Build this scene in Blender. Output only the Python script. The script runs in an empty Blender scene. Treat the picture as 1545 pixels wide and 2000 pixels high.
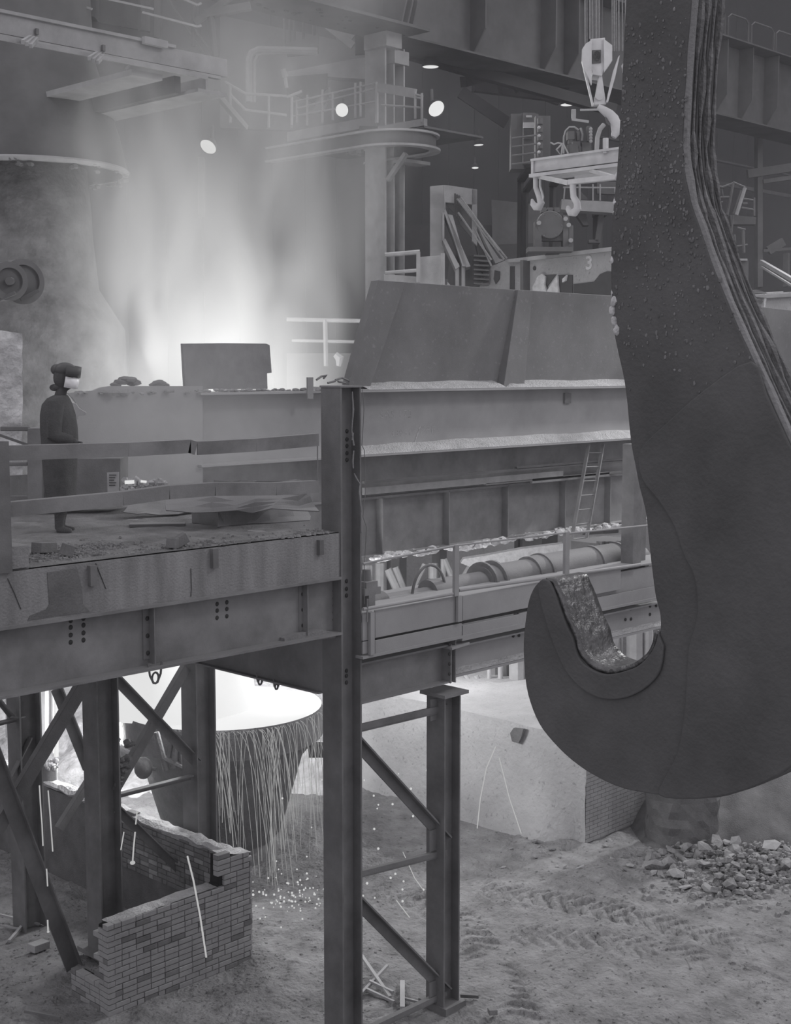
import bpy, bmesh, math, random
from mathutils import Vector, Matrix, noise
R = math.radians
rnd = random.Random(7)
sc = bpy.context.scene
col = sc.collection

# ---------------------------------------------------------------- camera
EYE = Vector((0, 0, 7.8)); FPX = 2670.0; AZ = R(44.4); PIT = math.atan(280 / FPX)
FH = Vector((math.cos(AZ), math.sin(AZ), 0)); RT = Vector((math.sin(AZ), -math.cos(AZ), 0)); ZZ = Vector((0, 0, 1))
FW = FH * math.cos(PIT) - ZZ * math.sin(PIT); UP = FH * math.sin(PIT) + ZZ * math.cos(PIT)
cam_d = bpy.data.cameras.new('camera'); cam = bpy.data.objects.new('camera', cam_d); col.objects.link(cam)
cam_d.sensor_fit = 'VERTICAL'; cam_d.sensor_height = 36; cam_d.lens = FPX * 36 / 2000; cam_d.clip_end = 400
M_ = Matrix((RT, UP, -FW)).transposed().to_4x4(); M_.translation = EYE; cam.matrix_world = M_
sc.camera = cam
def ray(px, py): return FW + RT * ((px - 772.5) / FPX) + UP * ((1000 - py) / FPX)
def W(px, py, d): return EYE + ray(px, py) * d              # point at a given depth
def PY(px, py, Y): r = ray(px, py); return EYE + r * (Y / r.y)   # point on the plane y = Y
def PX(px, py, X): r = ray(px, py); return EYE + r * (X / r.x)
def PZ(px, py, Z): r = ray(px, py); return EYE + r * ((Z - EYE.z) / r.z)

# ---------------------------------------------------------------- world, lights, exposure
w = bpy.data.worlds.new('world'); sc.world = w; w.use_nodes = True
bg = w.node_tree.nodes['Background']; bg.inputs[0].default_value = (0.975, 0.955, 1.0, 1); bg.inputs[1].default_value = 0.58
sc.view_settings.view_transform = 'Standard'; sc.view_settings.look = 'None'; sc.view_settings.exposure = 0.0
sc.view_settings.gamma = 1.0; sc.view_settings.use_curve_mapping = False
sc.cycles.use_denoising = True; sc.cycles.use_adaptive_sampling = True; sc.cycles.adaptive_threshold = 0.025
sc.cycles.max_bounces = 4; sc.cycles.diffuse_bounces = 2; sc.cycles.glossy_bounces = 2; sc.cycles.volume_bounces = 0
sc.cycles.transparent_max_bounces = 8; sc.cycles.volume_max_steps = 64; sc.cycles.volume_step_rate = 2.6
sc.cycles.sample_clamp_indirect = 4.0
def lamp(name, kind, loc, power, size=1.0, target=None, sizey=None, color=(1, 1, 1), spot=None):
    l = bpy.data.lights.new(name, kind); o = bpy.data.objects.new(name, l); col.objects.link(o)
    l.energy = power; l.color = color; o.location = loc
    if kind == 'AREA':
        l.size = size
        if sizey: l.shape = 'RECTANGLE'; l.size_y = sizey
    else: l.shadow_soft_size = size
    if spot: l.spot_size = R(spot); l.spot_blend = 0.6
    if target is not None: o.rotation_euler = (Vector(target) - Vector(loc)).to_track_quat('-Z', 'Y').to_euler()
    return o
# unseen area fills standing in for hall lamps, in front of and behind the gantry
lamp('roof_fill', 'AREA', (20, -2, 22), 700, 4, (16, 12, 0))
lamp('roof_fill', 'AREA', (2, 22, 24), 350, 5, (12, 18, 0))
lamp('roof_fill', 'AREA', (36, 12, 20), 420, 6, (30, 24, 0))
FIRE = W(425, 735, 26)
lamp('furnace_fire', 'POINT', W(430, 690, 25.5), 80, .5)
lamp('furnace_fire', 'POINT', W(290, 700, 25.5), 50, .4)
lamp('cascade_fire_and_fill', 'POINT', W(400, 1290, 20.6), 260, .3)
lamp('cascade_fire_and_fill', 'POINT', W(560, 1310, 22), 330, .3)
lamp('cascade_fire_and_fill', 'POINT', W(197, 1430, 22.3), 420, .1)  # unseen fill behind the column, added to brighten the slag bank
lamp('frame_fill', 'POINT', W(840, 1225, 26.2), 80, .3)  # unseen fill added to brighten the frames behind the walkway
lamp('ground_graze_spot', 'SPOT', (37, 13, 15), 12000, .5, PZ(1250, 1800, 0), spot=50)  # unseen spot added to rake across the ground relief
lamp('cascade_fire_and_fill', 'POINT', W(300, 1285, 23.6), 200, .1)  # unseen fill behind the girder, added to light the bank top

# ---------------------------------------------------------------- materials
def mat(name, c, rough=.75, var=.35, scale=2.0, bump=.15, bscale=40, dust=0, dustc=.42, metal=0, spots=0, streak=False, spec=.3):
    m = bpy.data.materials.new(name); m.use_nodes = True; nt = m.node_tree; N = nt.nodes; L = nt.links
    b = N['Principled BSDF']; b.inputs['Roughness'].default_value = rough; b.inputs['Metallic'].default_value = metal
    b.inputs['Specular IOR Level'].default_value = spec
    g = N.new('ShaderNodeNewGeometry')
    n = N.new('ShaderNodeTexNoise'); n.inputs['Scale'].default_value = scale; n.inputs['Detail'].default_value = 6; n.inputs['Roughness'].default_value = .65
    mp = N.new('ShaderNodeMapping'); L.new(g.outputs['Position'], mp.inputs['Vector']); L.new(mp.outputs[0], n.inputs['Vector'])
    if streak: mp.inputs['Scale'].default_value = (3, 3, .5)
    r = N.new('ShaderNodeMapRange'); r.inputs[1].default_value = .3; r.inputs[2].default_value = .7
    r.inputs[3].default_value = c * (1 - var); r.inputs[4].default_value = c * (1 + var); L.new(n.outputs['Fac'], r.inputs[0])
    out = r.outputs[0]
    if spots:
        v = N.new('ShaderNodeTexNoise'); v.inputs['Scale'].default_value = 14; v.inputs['Detail'].default_value = 3; L.new(g.outputs['Position'], v.inputs['Vector'])
        s = N.new('ShaderNodeMapRange'); s.inputs[1].default_value = .62; s.inputs[2].default_value = .72; s.inputs[3].default_value = 0; s.inputs[4].default_value = spots; L.new(v.outputs['Fac'], s.inputs[0])
        a = N.new('ShaderNodeMath'); a.operation = 'ADD'; L.new(out, a.inputs[0]); L.new(s.outputs[0], a.inputs[1]); out = a.outputs[0]
    if dust:
        sx = N.new('ShaderNodeSeparateXYZ'); L.new(g.outputs['Normal'], sx.inputs[0])
        d = N.new('ShaderNodeMapRange'); d.inputs[1].default_value = .35; d.inputs[2].default_value = .85; d.inputs[4].default_value = dust; L.new(sx.outputs['Z'], d.inputs[0])
        mx = N.new('ShaderNodeMix'); mx.data_type = 'FLOAT'; L.new(d.outputs[0], mx.inputs[0]); L.new(out, mx.inputs[2]); mx.inputs[3].default_value = dustc; out = mx.outputs[0]
    cc = N.new('ShaderNodeCombineColor')
    for i, k in enumerate((1.0, .995, 1.02)):
        mu = N.new('ShaderNodeMath'); mu.operation = 'MULTIPLY'; mu.inputs[1].default_value = k; L.new(out, mu.inputs[0]); L.new(mu.outputs[0], cc.inputs[i])
    L.new(cc.outputs[0], b.inputs['Base Color'])
    if bump:
        n2 = N.new('ShaderNodeTexNoise'); n2.inputs['Scale'].default_value = bscale; n2.inputs['Detail'].default_value = 4; L.new(g.outputs['Position'], n2.inputs['Vector'])
        bp = N.new('ShaderNodeBump'); bp.inputs['Strength'].default_value = bump; bp.inputs['Distance'].default_value = .05; L.new(n2.outputs['Fac'], bp.inputs['Height']); L.new(bp.outputs[0], b.inputs['Normal'])
    return m
def glow(name, s, c=(1, 1, 1)):
    m = bpy.data.materials.new(name); m.use_nodes = True; b = m.node_tree.nodes['Principled BSDF']
    b.inputs['Base Color'].default_value = (.02, .02, .02, 1); b.inputs['Specular IOR Level'].default_value = 0; b.inputs['Emission Color'].default_value = (*c, 1); b.inputs['Emission Strength'].default_value = s
    return m
M = dict(
    hook=mat('scaled_hook_steel', .118, .55, .24, 1.8, .14, 50, spec=.3),
    hookside=mat('torn_plate_edge', .20, .7, .45, 8, .4, 40),
    wear=mat('polished_wear_steel', .17, .32, .45, 9, .35, 30, metal=.35),
    bead=mat('pale_slag_beads', .7, .6, .3, 20, .4, 60),
    steel=mat('grimy_steel', .22, .7, .3, 1.6, .12, 60, dust=.8, dustc=.28),
    dark=mat('dark_steel', .175, .7, .3, 1.6, .12, 60, dust=.6, dustc=.22),
    beam=mat('beam_steel', .34, .65, .16, .9, .08, 60, dust=.9, dustc=.38),
    plate=mat('deflector_plate', .17, .6, .2, .8, .1, 70, dust=.6, spots=.05),
    pale=mat('pale_painted_steel', .38, .65, .2, 2, .1, 50, dust=.5, dustc=.5),
    far=mat('hazed_steel', .14, .8, .25, .8, .05, 20, dust=.6, dustc=.3),
    fard=mat('far_dark_steel', .07, .8, .25, .8, .05, 20),
    conc=mat('stained_concrete', .26, .9, .25, 1.4, .35, 45, dust=.6, dustc=.3, streak=True),
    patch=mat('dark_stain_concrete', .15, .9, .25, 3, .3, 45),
    deck=mat('gritty_deck', .20, .95, .35, 2.2, .5, 40),
    dust=mat('pale_dust', .46, .95, .2, 4, .7, 30),
    brick=mat('fire_brick', .34, .9, .15, 3, .2, 60),
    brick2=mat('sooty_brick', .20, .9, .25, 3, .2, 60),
    mortar=mat('mortar', .015, .95, .2, 3, .1, 30),
    ground=mat('dirt_ground', .245, .95, .36, 2.2, 1.0, 15, spots=-.12),
    rubble=mat('rubble', .25, .9, .4, 3, .5, 25),
    slagwall=mat('pale_refractory', .42, .9, .12, 1.2, .5, 12, spots=-.12),
    crust=mat('slag_crust', .55, .9, .4, 3, 1.0, 9),
    wall=mat('hall_cladding', .055, .9, .2, .3, 0, 10),
    cloth=mat('heavy_work_cloth', .10, .95, .2, 6, .3, 60),
    skin=mat('skin', .4, .6, .1, 6, .05, 60),
    helmet=mat('helmet_shell', .11, .5, .1, 6, .05, 60),
    paper=mat('notice_paper', .42, .8, .1, 8, 0, 60),
    ink=mat('ink', .08, .8, .1, 8, 0, 60),
    chalk=mat('chalk', .52, .95, .4, 30, .2, 80),
    blk=mat('hoist_paint', .62, .55, .12, 4, .05, 50),
    rivet=mat('rivet_steel', .05, .7, .2, 4, 0, 50),
    neck=mat('scorched_shell', .17, .9, .35, 2.5, .6, 9),
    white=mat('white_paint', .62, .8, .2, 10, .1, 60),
    rope=mat('wire_rope', .30, .6, .2, 20, .3, 80),
    pot=mat('cast_pot', .16, .85, .3, 2, .4, 20),
    hot=glow('white_hot_slag', .76), molten=glow('spark_streak', .30), strand=glow('strand_glow', .46), spark=glow('spark', .62), lampg=glow('lamp_glass', .8),
    visor=None)
v_ = mat('lit_visor', .92, .35, .2, 9, .05, 30, spec=.6); M['visor'] = v_  # near-white base colour holds the firelight on the shield

# ---------------------------------------------------------------- mesh helpers
class MB:
    def __init__(s): s.v = []; s.f = []; s.sm = False
    def add(s, v, f):
        o = len(s.v); s.v += [tuple(p) for p in v]; s.f += [tuple(i + o for i in q) for q in f]; return s
    def box(s, a, b):
        x0, x1 = sorted((a[0], b[0])); y0, y1 = sorted((a[1], b[1])); z0, z1 = sorted((a[2], b[2]))
        return s.add([(x0,y0,z0),(x1,y0,z0),(x1,y1,z0),(x0,y1,z0),(x0,y0,z1),(x1,y0,z1),(x1,y1,z1),(x0,y1,z1)],
                     [(0,3,2,1),(4,5,6,7),(0,1,5,4),(1,2,6,5),(2,3,7,6),(3,0,4,7)])
    def bar(s, p, q, w_, h, up=(0, 0, 1), off=(0, 0)):
        p = Vector(p); q = Vector(q); d = (q - p).normalized(); u = Vector(up)
        if abs(d.dot(u)) > .99: u = Vector((1, 0, 0)) if abs(d.x) < .9 else Vector((0, 1, 0))
        a = d.cross(u).normalized(); b = a.cross(d).normalized()
        c = a * off[0] + b * off[1]; a = a * w_ / 2; b = b * h / 2
        V = [e + c + k for e in (p, q) for k in (-a - b, a - b, a + b, -a + b)]
        return s.add(V, [(0,1,2,3),(7,6,5,4),(0,4,5,1),(1,5,6,2),(2,6,7,3),(3,7,4,0)])
    def tube(s, pts, r, n=8, cap=True):
        pts = [Vector(p) for p in pts]; rs = r if isinstance(r, (list, tuple)) else [r] * len(pts)
        o = len(s.v); u = None
        for i, p in enumerate(pts):
            d = (pts[min(i + 1, len(pts) - 1)] - pts[max(i - 1, 0)]).normalized()
            if u is None: u = d.orthogonal().normalized()
            u = (u - d * u.dot(d)).normalized(); v = d.cross(u)
            for k in range(n):
                a = 2 * math.pi * k / n; s.v.append(tuple(p + (u * math.cos(a) + v * math.sin(a)) * rs[i]))
        for i in range(len(pts) - 1):
            for k in range(n):
                k2 = (k + 1) % n; s.f.append((o + i*n + k, o + i*n + k2, o + (i+1)*n + k2, o + (i+1)*n + k))
        if cap:
            s.f.append(tuple(o + k for k in reversed(range(n)))); s.f.append(tuple(o + (len(pts)-1)*n + k for k in range(n)))
        s.sm = True; return s
    def lathe(s, c, prof, n=48, a0=0, a1=360, ax=(0, 0, 1)):
        c = Vector(c); ax = Vector(ax).normalized(); u = ax.orthogonal().normalized()
        if abs(ax.z) > .99: u = Vector((1, 0, 0))
        v = ax.cross(u); o = len(s.v); full = abs(a1 - a0) >= 359.9; m = n if full else n + 1
        for (r, z) in prof:
            for k in range(m):
                a = R(a0 + (a1 - a0) * k / n); s.v.append(tuple(c + ax * z + (u * math.cos(a) + v * math.sin(a)) * r))
        for i in range(len(prof) - 1):
            for k in range(n):
                k2 = (k + 1) % m if full else k + 1
                s.f.append((o + i*m + k, o + i*m + k2, o + (i+1)*m + k2, o + (i+1)*m + k))
        s.sm = True; return s
    def prism(s, pts, ex):
        pts = [Vector(p) for p in pts]; ex = Vector(ex); n = len(pts); o = len(s.v)
        s.v += [tuple(p) for p in pts] + [tuple(p + ex) for p in pts]
        s.f.append(tuple(o + i for i in range(n))); s.f.append(tuple(o + n + i for i in reversed(range(n))))
        for i in range(n): j = (i + 1) % n; s.f.append((o + i, o + n + i, o + n + j, o + j))
        return s
    def ball(s, c, r, sq=(1, 1, 1), n=6, jit=0):
        c = Vector(c); o = len(s.v); P = []
        for i in range(1, n):
            t = math.pi * i / n
            for k in range(n + 2):
                a = 2 * math.pi * k / (n + 2); P.append((math.sin(t) * math.cos(a), math.sin(t) * math.sin(a), math.cos(t)))
        P = [(0, 0, 1)] + P + [(0, 0, -1)]
        for p in P:
            j = 1 + rnd.uniform(-jit, jit); s.v.append((c.x + p[0]*r*sq[0]*j, c.y + p[1]*r*sq[1]*j, c.z + p[2]*r*sq[2]*j))
        m = n + 2
        for k in range(m): s.f.append((o, o + 1 + k, o + 1 + (k+1) % m))
        for i in range(n - 2):
            for k in range(m): k2 = (k+1) % m; s.f.append((o+1+i*m+k, o+1+(i+1)*m+k, o+1+(i+1)*m+k2, o+1+i*m+k2))
        e = o + len(P) - 1
        for k in range(m): s.f.append((e, o+1+(n-2)*m+(k+1) % m, o+1+(n-2)*m+k))
        s.sm = True; return s
    def ibeam(s, p, q, bw, h, tf=.02, tw=.014, up=(0, 0, 1)):
        s.bar(p, q, bw, tf, up, (0, h/2 - tf/2)); s.bar(p, q, bw, tf, up, (0, -h/2 + tf/2)); return s.bar(p, q, tw, h - 2*tf, up)
    def mesh(s, name, material):
        me = bpy.data.meshes.new(name); me.from_pydata(s.v, [], s.f); me.materials.append(material)
        bm = bmesh.new(); bm.from_mesh(me); bmesh.ops.recalc_face_normals(bm, faces=bm.faces); bm.to_mesh(me); bm.free()
        if s.sm:
            for p in me.polygons: p.use_smooth = len(p.vertices) < 6
        return me
    def build(s, name, material, parent=None, label=None, cat=None, group=None, kind=None, bevel=0):
        if isinstance(material, str): material = M[material]
        o = bpy.data.objects.new(name, s.mesh(name, material)); col.objects.link(o)
        if parent is not None:
            o.parent = parent; o.matrix_parent_inverse = Matrix.Translation(-parent_loc(parent))
        if s.sm:
            md = o.modifiers.new('edge', 'EDGE_SPLIT'); md.split_angle = R(40)
        if bevel:
            md = o.modifiers.new('bevel', 'BEVEL'); md.width = bevel; md.segments = 2; md.limit_method = 'ANGLE'; md.angle_limit = R(40)
        tag(o, label, cat, group, kind); return o
def parent_loc(p): return Vector(p.location) if p.parent is None else Vector((0, 0, 0))
def tag(o, label=None, cat=None, group=None, kind=None):
    if label: o['label'] = label
    if cat: o['category'] = cat
    if group: o['group'] = group
    if kind: o['kind'] = kind
    return o
def thing(name, label, cat, loc=(0, 0, 0), group=None):
    o = bpy.data.objects.new(name, None); col.objects.link(o); o.location = loc; o.empty_display_size = .2
    return tag(o, label, cat, group)
def lettering(txt, size, loc, rot, material, parent, name='chalk_lettering', ext=.002, off=0):
    c = bpy.data.curves.new('txt', 'FONT'); c.body = txt; c.size = size; c.extrude = ext; c.offset = off; c.resolution_u = 3
    t = bpy.data.objects.new('txt', c); col.objects.link(t); bpy.context.view_layer.update()
    me = bpy.data.meshes.new_from_object(t.evaluated_get(bpy.context.evaluated_depsgraph_get())); bpy.data.objects.remove(t)
    me.materials.clear(); me.materials.append(M[material]); mw = Matrix.Translation(loc) @ rot
    me.transform(mw); o = bpy.data.objects.new(name, me); col.objects.link(o)
    o.parent = parent; o.matrix_parent_inverse = Matrix.Translation(-parent_loc(parent)); return o
def smooth(pts, n=4, closed=False, corner=()):
    out = []; L_ = len(pts)
    for i in range(L_ if closed else L_ - 1):
        g = lambda k: pts[k % L_] if closed else pts[max(0, min(L_ - 1, k))]
        p0, p1, p2, p3 = g(i-1), g(i), g(i+1), g(i+2)
        for k in range(n):
            t = k / n
            out.append(tuple(.5*(2*p1[a] + (p2[a]-p0[a])*t + (2*p0[a]-5*p1[a]+4*p2[a]-p3[a])*t*t + (3*p1[a]-p0[a]-3*p2[a]+p3[a])*t**3) for a in (0, 1)))
    if not closed: out.append(tuple(pts[-1]))
    return out
RY = Matrix.Rotation(R(90), 4, 'X')                       # reads on a face looking toward -Y
RX = Matrix.Rotation(R(-90), 4, 'Z') @ Matrix.Rotation(R(90), 4, 'X')   # reads on a face looking toward -X

# ================================================================ setting
gz = {}
def track_line(pts): return [PZ(x, y, 0) for x, y in pts]
TRK = [track_line([(1640,2010),(1520,1935),(1400,1885),(1290,1855),(1190,1838),(1090,1830),(1000,1826)]),
       track_line([(1500,1850),(1380,1822),(1290,1800),(1200,1782),(1110,1765),(1030,1750),(940,1738)]),
       track_line([(1010,1990),(940,1850),(900,1800),(830,1760),(720,1740)])]
def track_h(x, y):
    h = 0
    for L_ in TRK:
        s0 = 0
        for a, b in zip(L_[:-1], L_[1:]):
            dx, dy = b.x - a.x, b.y - a.y; l = math.hypot(dx, dy)
            t = ((x - a.x) * dx + (y - a.y) * dy) / (l * l)
            if 0 <= t <= 1:
                n_ = ((x - a.x) * dy - (y - a.y) * dx) / l
                if abs(n_) < .34:
                    s = s0 + t * l; ph = (s + abs(n_) * .7) % .24
                    e = min(1, (.34 - abs(n_)) / .08)
                    h -= .06 * e
                    if ph < .12: h += .08 * e
                elif abs(n_) < .46: h += .03 * (1 - abs(abs(n_) - .40) / .06)
                break
            s0 += l
    return h
def ground_z(x, y):
    p = Vector((x, y, 0))
    h = .10 * noise.noise(p * .35) + .05 * noise.noise(p * 1.3 + Vector((4, 2, 0))) + .022 * noise.noise(p * 4.5) + .012 * noise.noise(p * 11)
    r_ = abs(noise.noise(Vector((x * 1.2 - y * 1.2, (x + y) * .25, 3)))) * .08 + .03*abs(noise.noise(p*7.0)) + .02*noise.noise(p*2.6)
    return h - r_ + track_h(x, y)
def grid(x0, x1, y0, y1, st, name):
    nx = int((x1 - x0) / st) + 1; ny = int((y1 - y0) / st) + 1; V = []; F = []
    for j in range(ny):
        for i in range(nx):
            x = x0 + i * st; y = y0 + j * st; V.append((x, y, ground_z(x, y)))
    for j in range(ny - 1):
        for i in range(nx - 1): a = j * nx + i; F.append((a, a + 1, a + nx + 1, a + nx))
    m = MB(); m.v = V; m.f = F; o = m.build(name, 'ground', kind='structure')
    for p in o.data.polygons: p.use_smooth = True
    return o
grid(7, 23, 4.5, 20.5, .042, 'floor')
m = MB(); m.v = [(-30,-30,-.04),(90,-30,-.04),(90,70,-.04),(-30,70,-.04)]; m.f = [(0,1,2,3)]; m.box((-30,-30,-.5),(90,70,-.1))
m.build('floor', 'ground', kind='structure')
m = MB().box((-30, 56, -1), (110, 57, 44))
for i in range(60): m.box((-28 + i*2.3, 55.97, -1), (-27.9 + i*2.3, 56, 44))
m.build('wall_left', 'wall', kind='structure')
m = MB().box((96, -40, -1), (97, 57, 44))
for i in range(40): m.box((95.9, -38 + i*2.3, -1), (96, -37.9 + i*2.3, 44))
m.build('wall_right', 'wall', kind='structure')

# ================================================================ front trestle: tall column, lower column, braces
CS = .31
cc = W(666, 1043, 14.85); CX, CY = cc.x, cc.y              # near corner of the tall column
def hcol(mb, x, y, z0, z1, s=CS, t=.022):                  # H section open toward -Y, near corner at x, y
    mb.box((x, y, z0), (x + t, y + s, z1)); mb.box((x + s - t, y, z0), (x + s, y + s, z1)); mb.box((x + t, y + s*.42, z0), (x + s - t, y + s*.42 + .016, z1)); return mb
def rivets(pts, nrm, parent, r=.024, name='rivet_row', m='rivet'):
    mb = MB()
    for p in pts: mb.ball(p, r, (1 - .5*abs(nrm[0]), 1 - .5*abs(nrm[1]), 1 - .5*abs(nrm[2])), 5)
    return mb.build(name, m, parent)
tr = thing('steel_trestle', 'tall dark front trestle with a lower column joined to it by diagonal braces', 'trestle', (CX, CY, 0))
ztop = PY(668, 757, CY).z
hcol(MB(), CX, CY, -.05, ztop).build('column', 'dark', tr)
MB().box((CX-.01, CY-.01, ztop), (CX+CS+.01, CY+CS+.01, ztop+.02)).build('cap_plate', 'steel', tr)
m = MB()
for pts in (((688,765),(690,800),(687,840),(691,870)), ((691,880),(689,900),(690,915)), ((692,925),(697,935),(703,945),(702,960),(706,1000)), ((705,1000),(706,1040)), ((690,845),(688,860))):
    m.tube([PY(x, y, CY - .006) for x, y in pts], [.007 + .004*(i % 2) for i in range(len(pts))], 5)
m.build('slag_drip', 'conc', tr).__setitem__('kind', 'stuff')
MB().tube([PY(x, y, CY - .03) for x, y in ((708,760),(711,800),(707,870),(712,880),(714,960),(709,1010),(716,1030),(711,1120),(712,1180))], .004, 5).build('hanging_wire', 'dark', tr)
web = CY + CS*.42
def webp(px, py): return PY(px, py, web - .005)
rivets([webp(x, y) for y in (842, 858, 871, 885, 898) for x in (678,)] + [webp(x, y) for y in (1135, 1150, 1163, 1310, 1320, 1333) for x in (677,)], (0, 1, 0), tr)
rx = PY(867, 1700, CY).x; rtop = PY(867, 1362, CY).z       # lower column's near corner
hcol(MB(), rx, CY, -.05, rtop, .29).build('column', 'dark', tr)
MB().box((rx-.06, CY-.06, rtop-.005), (rx+.37, CY+.35, rtop+.035)).build('cap_plate', 'steel', tr)
MB().box((rx-.02, CY-.06, -.1), (rx+.35, CY+.4, .05)).build('base_plate', 'dark', tr)
yb = CY + .15
def brc(p, q, w_, h, parent, m='dark', name='brace', Y=yb):
    a = PY(*p, Y); b = PY(*q, Y); return MB().bar(a, b, w_, h, (0, 0, 1)).bar(a, b, w_*.15, h*1.0, (0, 0, 1), (w_*.5, h*.3)).build(name, m, parent)
brc((690, 1425), (868, 1383), .09, .07, tr); brc((690, 1710), (868, 1665), .09, .06, tr); brc((690, 2025), (868, 1940), .09, .06, tr)
for p, q in (((690, 1445), (868, 1640)), ((690, 1755), (868, 1935))):
    a = PY(*p, yb); b = PY(*q, yb); MB().bar(a, b, .02, .13).bar(a, b, .1, .02, (0, 0, 1), (.04, .055)).build('brace', 'dark', tr)
for (x, y) in ((850, 1640), (850, 1935), (852, 1385)):
    g = PY(x, y, yb - .03); MB().box((g.x-.1, g.y, g.z-.13), (g.x+.12, g.y+.015, g.z+.13)).build('gusset_plate', 'dark', tr)

# ================================================================ tapping platform (left)
dk = thing('tapping_platform', 'dark concrete-edged platform on a riveted girder under the standing worker', 'platform', (6.4, CY, 4.9))
Z0 = PY(655, 1043, CY).z; Zs = PY(655, 1128, CY).z
XL = PY(-60, 1100, CY).x
DY = 15.75
MB().box((XL, CY+.02, Zs), (CX, DY, Z0)).build('slab', 'conc', dk)
m = MB(); nx = 120; ny = 80                                   # gritty top skin, slightly uneven
for j in range(ny + 1):
    for i in range(nx + 1):
        x = XL + (CX - XL) * i / nx; y = CY + .04 + (DY - CY - .04) * j / ny
        e = min(1, (y - CY) / .25)
        m.v.append((x, y, Z0 + .006 + .03 * e * (noise.noise(Vector((x*1.4, y*3, 0))) + .6*noise.noise(Vector((x*7, y*7, 2))))*.7 + .008))
for j in range(ny):
    for i in range(nx): a = j*(nx+1) + i; m.f.append((a, a+1, a+nx+2, a+nx+1))
o = m.build('deck_surface', 'deck', dk)
for p in o.data.polygons: p.use_smooth = True
# dark tar-like stain where concrete is broken away to a recessed patch
pts = [PY(x, y, CY + .018) for x, y in ((92,1118),(96,1180),(90,1190),(58,1203),(54,1212),(175,1194),(162,1180),(160,1150),(150,1110))]
MB().prism(pts, (0, -.004, 0)).build('stain_patch', 'patch', dk)
for x0, y0, w_, h in ((418, 1072, 11, 36), (180, 1105, 14, 38), (625, 1055, 8, 28)):
    a = PY(x0 - w_/2, y0, CY); b = PY(x0 + w_/2, y0 + h, CY); MB().box((a.x, CY-.03, b.z), (b.x, CY+.03, a.z)).build('lug', 'dark', dk)
for pts in (((187,1100),(195,1120),(207,1150)), ((15,1130),(28,1158),(41,1190)), ((373,1110),(374,1150),(373,1165))):
    MB().tube([PY(x, y, CY + .016) for x, y in pts], .004, 5).build('crack', 'ink', dk)
GY = CY + .14                                                # web plane of the riveted girder
Zg = PY(655, 1237, CY).z
gm = MB().box((XL, GY, Zg), (CX, GY+.016, Zs-.02)).box((XL, CY-.01, Zs-.03), (CX, CY+.3, Zs)).box((XL, CY-.02, Zg-.025), (CX, CY+.3, Zg))
gm.build('girder', 'steel', dk)
def wp(px, py): return PY(px, py, GY)
for x0, x1 in ((277, 290), (127, 168), (583, 590)):
    a = wp(x0, 1180); b = wp(x1, 1180)
    if x1 - x0 > 20: continue
    st = MB().box((a.x, GY-.012, Zg+.06), (b.x+.03, GY, Zs-.06)).box((b.x-.01, GY-.1, Zg+.02), (b.x, GY, Zs-.03)).build('stiffener', 'steel', dk)
    rivets([(a.x+.05, GY-.014, Zg+.12+k*.17) for k in range(4)] + [(b.x+.02, GY-.014, Zg+.12+k*.17) for k in range(4)], (0, 1, 0), st)
rivets([wp(x, y - (x-140)*.17) for x in (138, 163) for y in (1212, 1225, 1240, 1254)] + [wp(x, y - (x-422)*.17) for x in (424, 443) for y in (1180, 1193, 1207)] + [wp(652, 1140 + 14*k) for k in range(6)], (0, 1, 0), dk)
# dust drift on the bottom flange
m = MB().prism([PY(x, y, CY + .06) for x, y in ((556,1247),(580,1238),(625,1229),(650,1234),(656,1240),(655,1246),(556,1256))], (0, .08, 0)); m.build('dust_drift', 'conc', dk)
# cross girder running back from the tall column
Zc = PY(634, 1356, CY + .2).z
MB().box((CX+.0, CY+CS, Zc), (CX+.02, CY+6.0, Zg+.3)).box((CX-.07, CY+CS, Zc-.02), (CX+.1, CY+6.0, Zc)).build('cross_girder', 'steel', dk)
for px, py, r_ in ((303, 1300, .09), (508, 1318, .06), (540, 1330, .05)):
    if px < 400: c = PY(px, py, CY+.05)
    else: c = PX(px, py, CX)
    MB().tube([c + Vector((-r_*.9, 0, .03)), c + Vector((-r_*.7, 0, -r_)), c + Vector((-r_*.25, 0, -r_*1.9)), c + Vector((r_*.25, 0, -r_*1.9)), c + Vector((r_*.7, 0, -r_)), c + Vector((r_*.9, 0, .03))], .011, 6)\
        .tube([c + Vector((math.cos(a*R(30))*r_*.42, 0, -r_*1.35 + math.sin(a*R(30))*r_*.6)) for a in range(13)], .011, 6).build('hanging_shackle', 'dark', dk)

# guard rail of the platform
gr = thing('guard_rail', 'two battered angle-iron rails on a wide post along the platform edge', 'railing', (XL, CY, Z0))
def arail(pts, name='rail'):
    P = [PY(x, y, CY + .05) for x, y in pts]
    m = MB()
    for a, b in zip(P[:-1], P[1:]):
        m.bar(a, b, .012, .13, (0, 0, 1), (0, -.06)); m.bar(a, b, .10, .012, (0, 0, 1), (-.05, .0))
    return m.build(name, 'steel', gr)
arail([(-40,875),(14,872),(130,869),(250,866),(372,860),(385,864),(500,858),(622,848)])
arail([(-40,985),(14,983),(100,975),(240,962),(330,950),(420,944),(540,944),(622,940)])
a = PY(-10, 868, CY+.0); b = PY(15, 868, CY+.0)
MB().box((a.x, CY-.02, Z0), (b.x, CY+.14, PY(8, 862, CY).z)).build('post', 'dark', gr)
hk = PY(620, 862, CY+.1)
MB().tube([hk, hk + Vector((0, 0, -.25)), hk + Vector((-.01, 0, -.53))], .007, 5).ball(hk, .016).build('hanging_rod', 'steel', gr)
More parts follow.
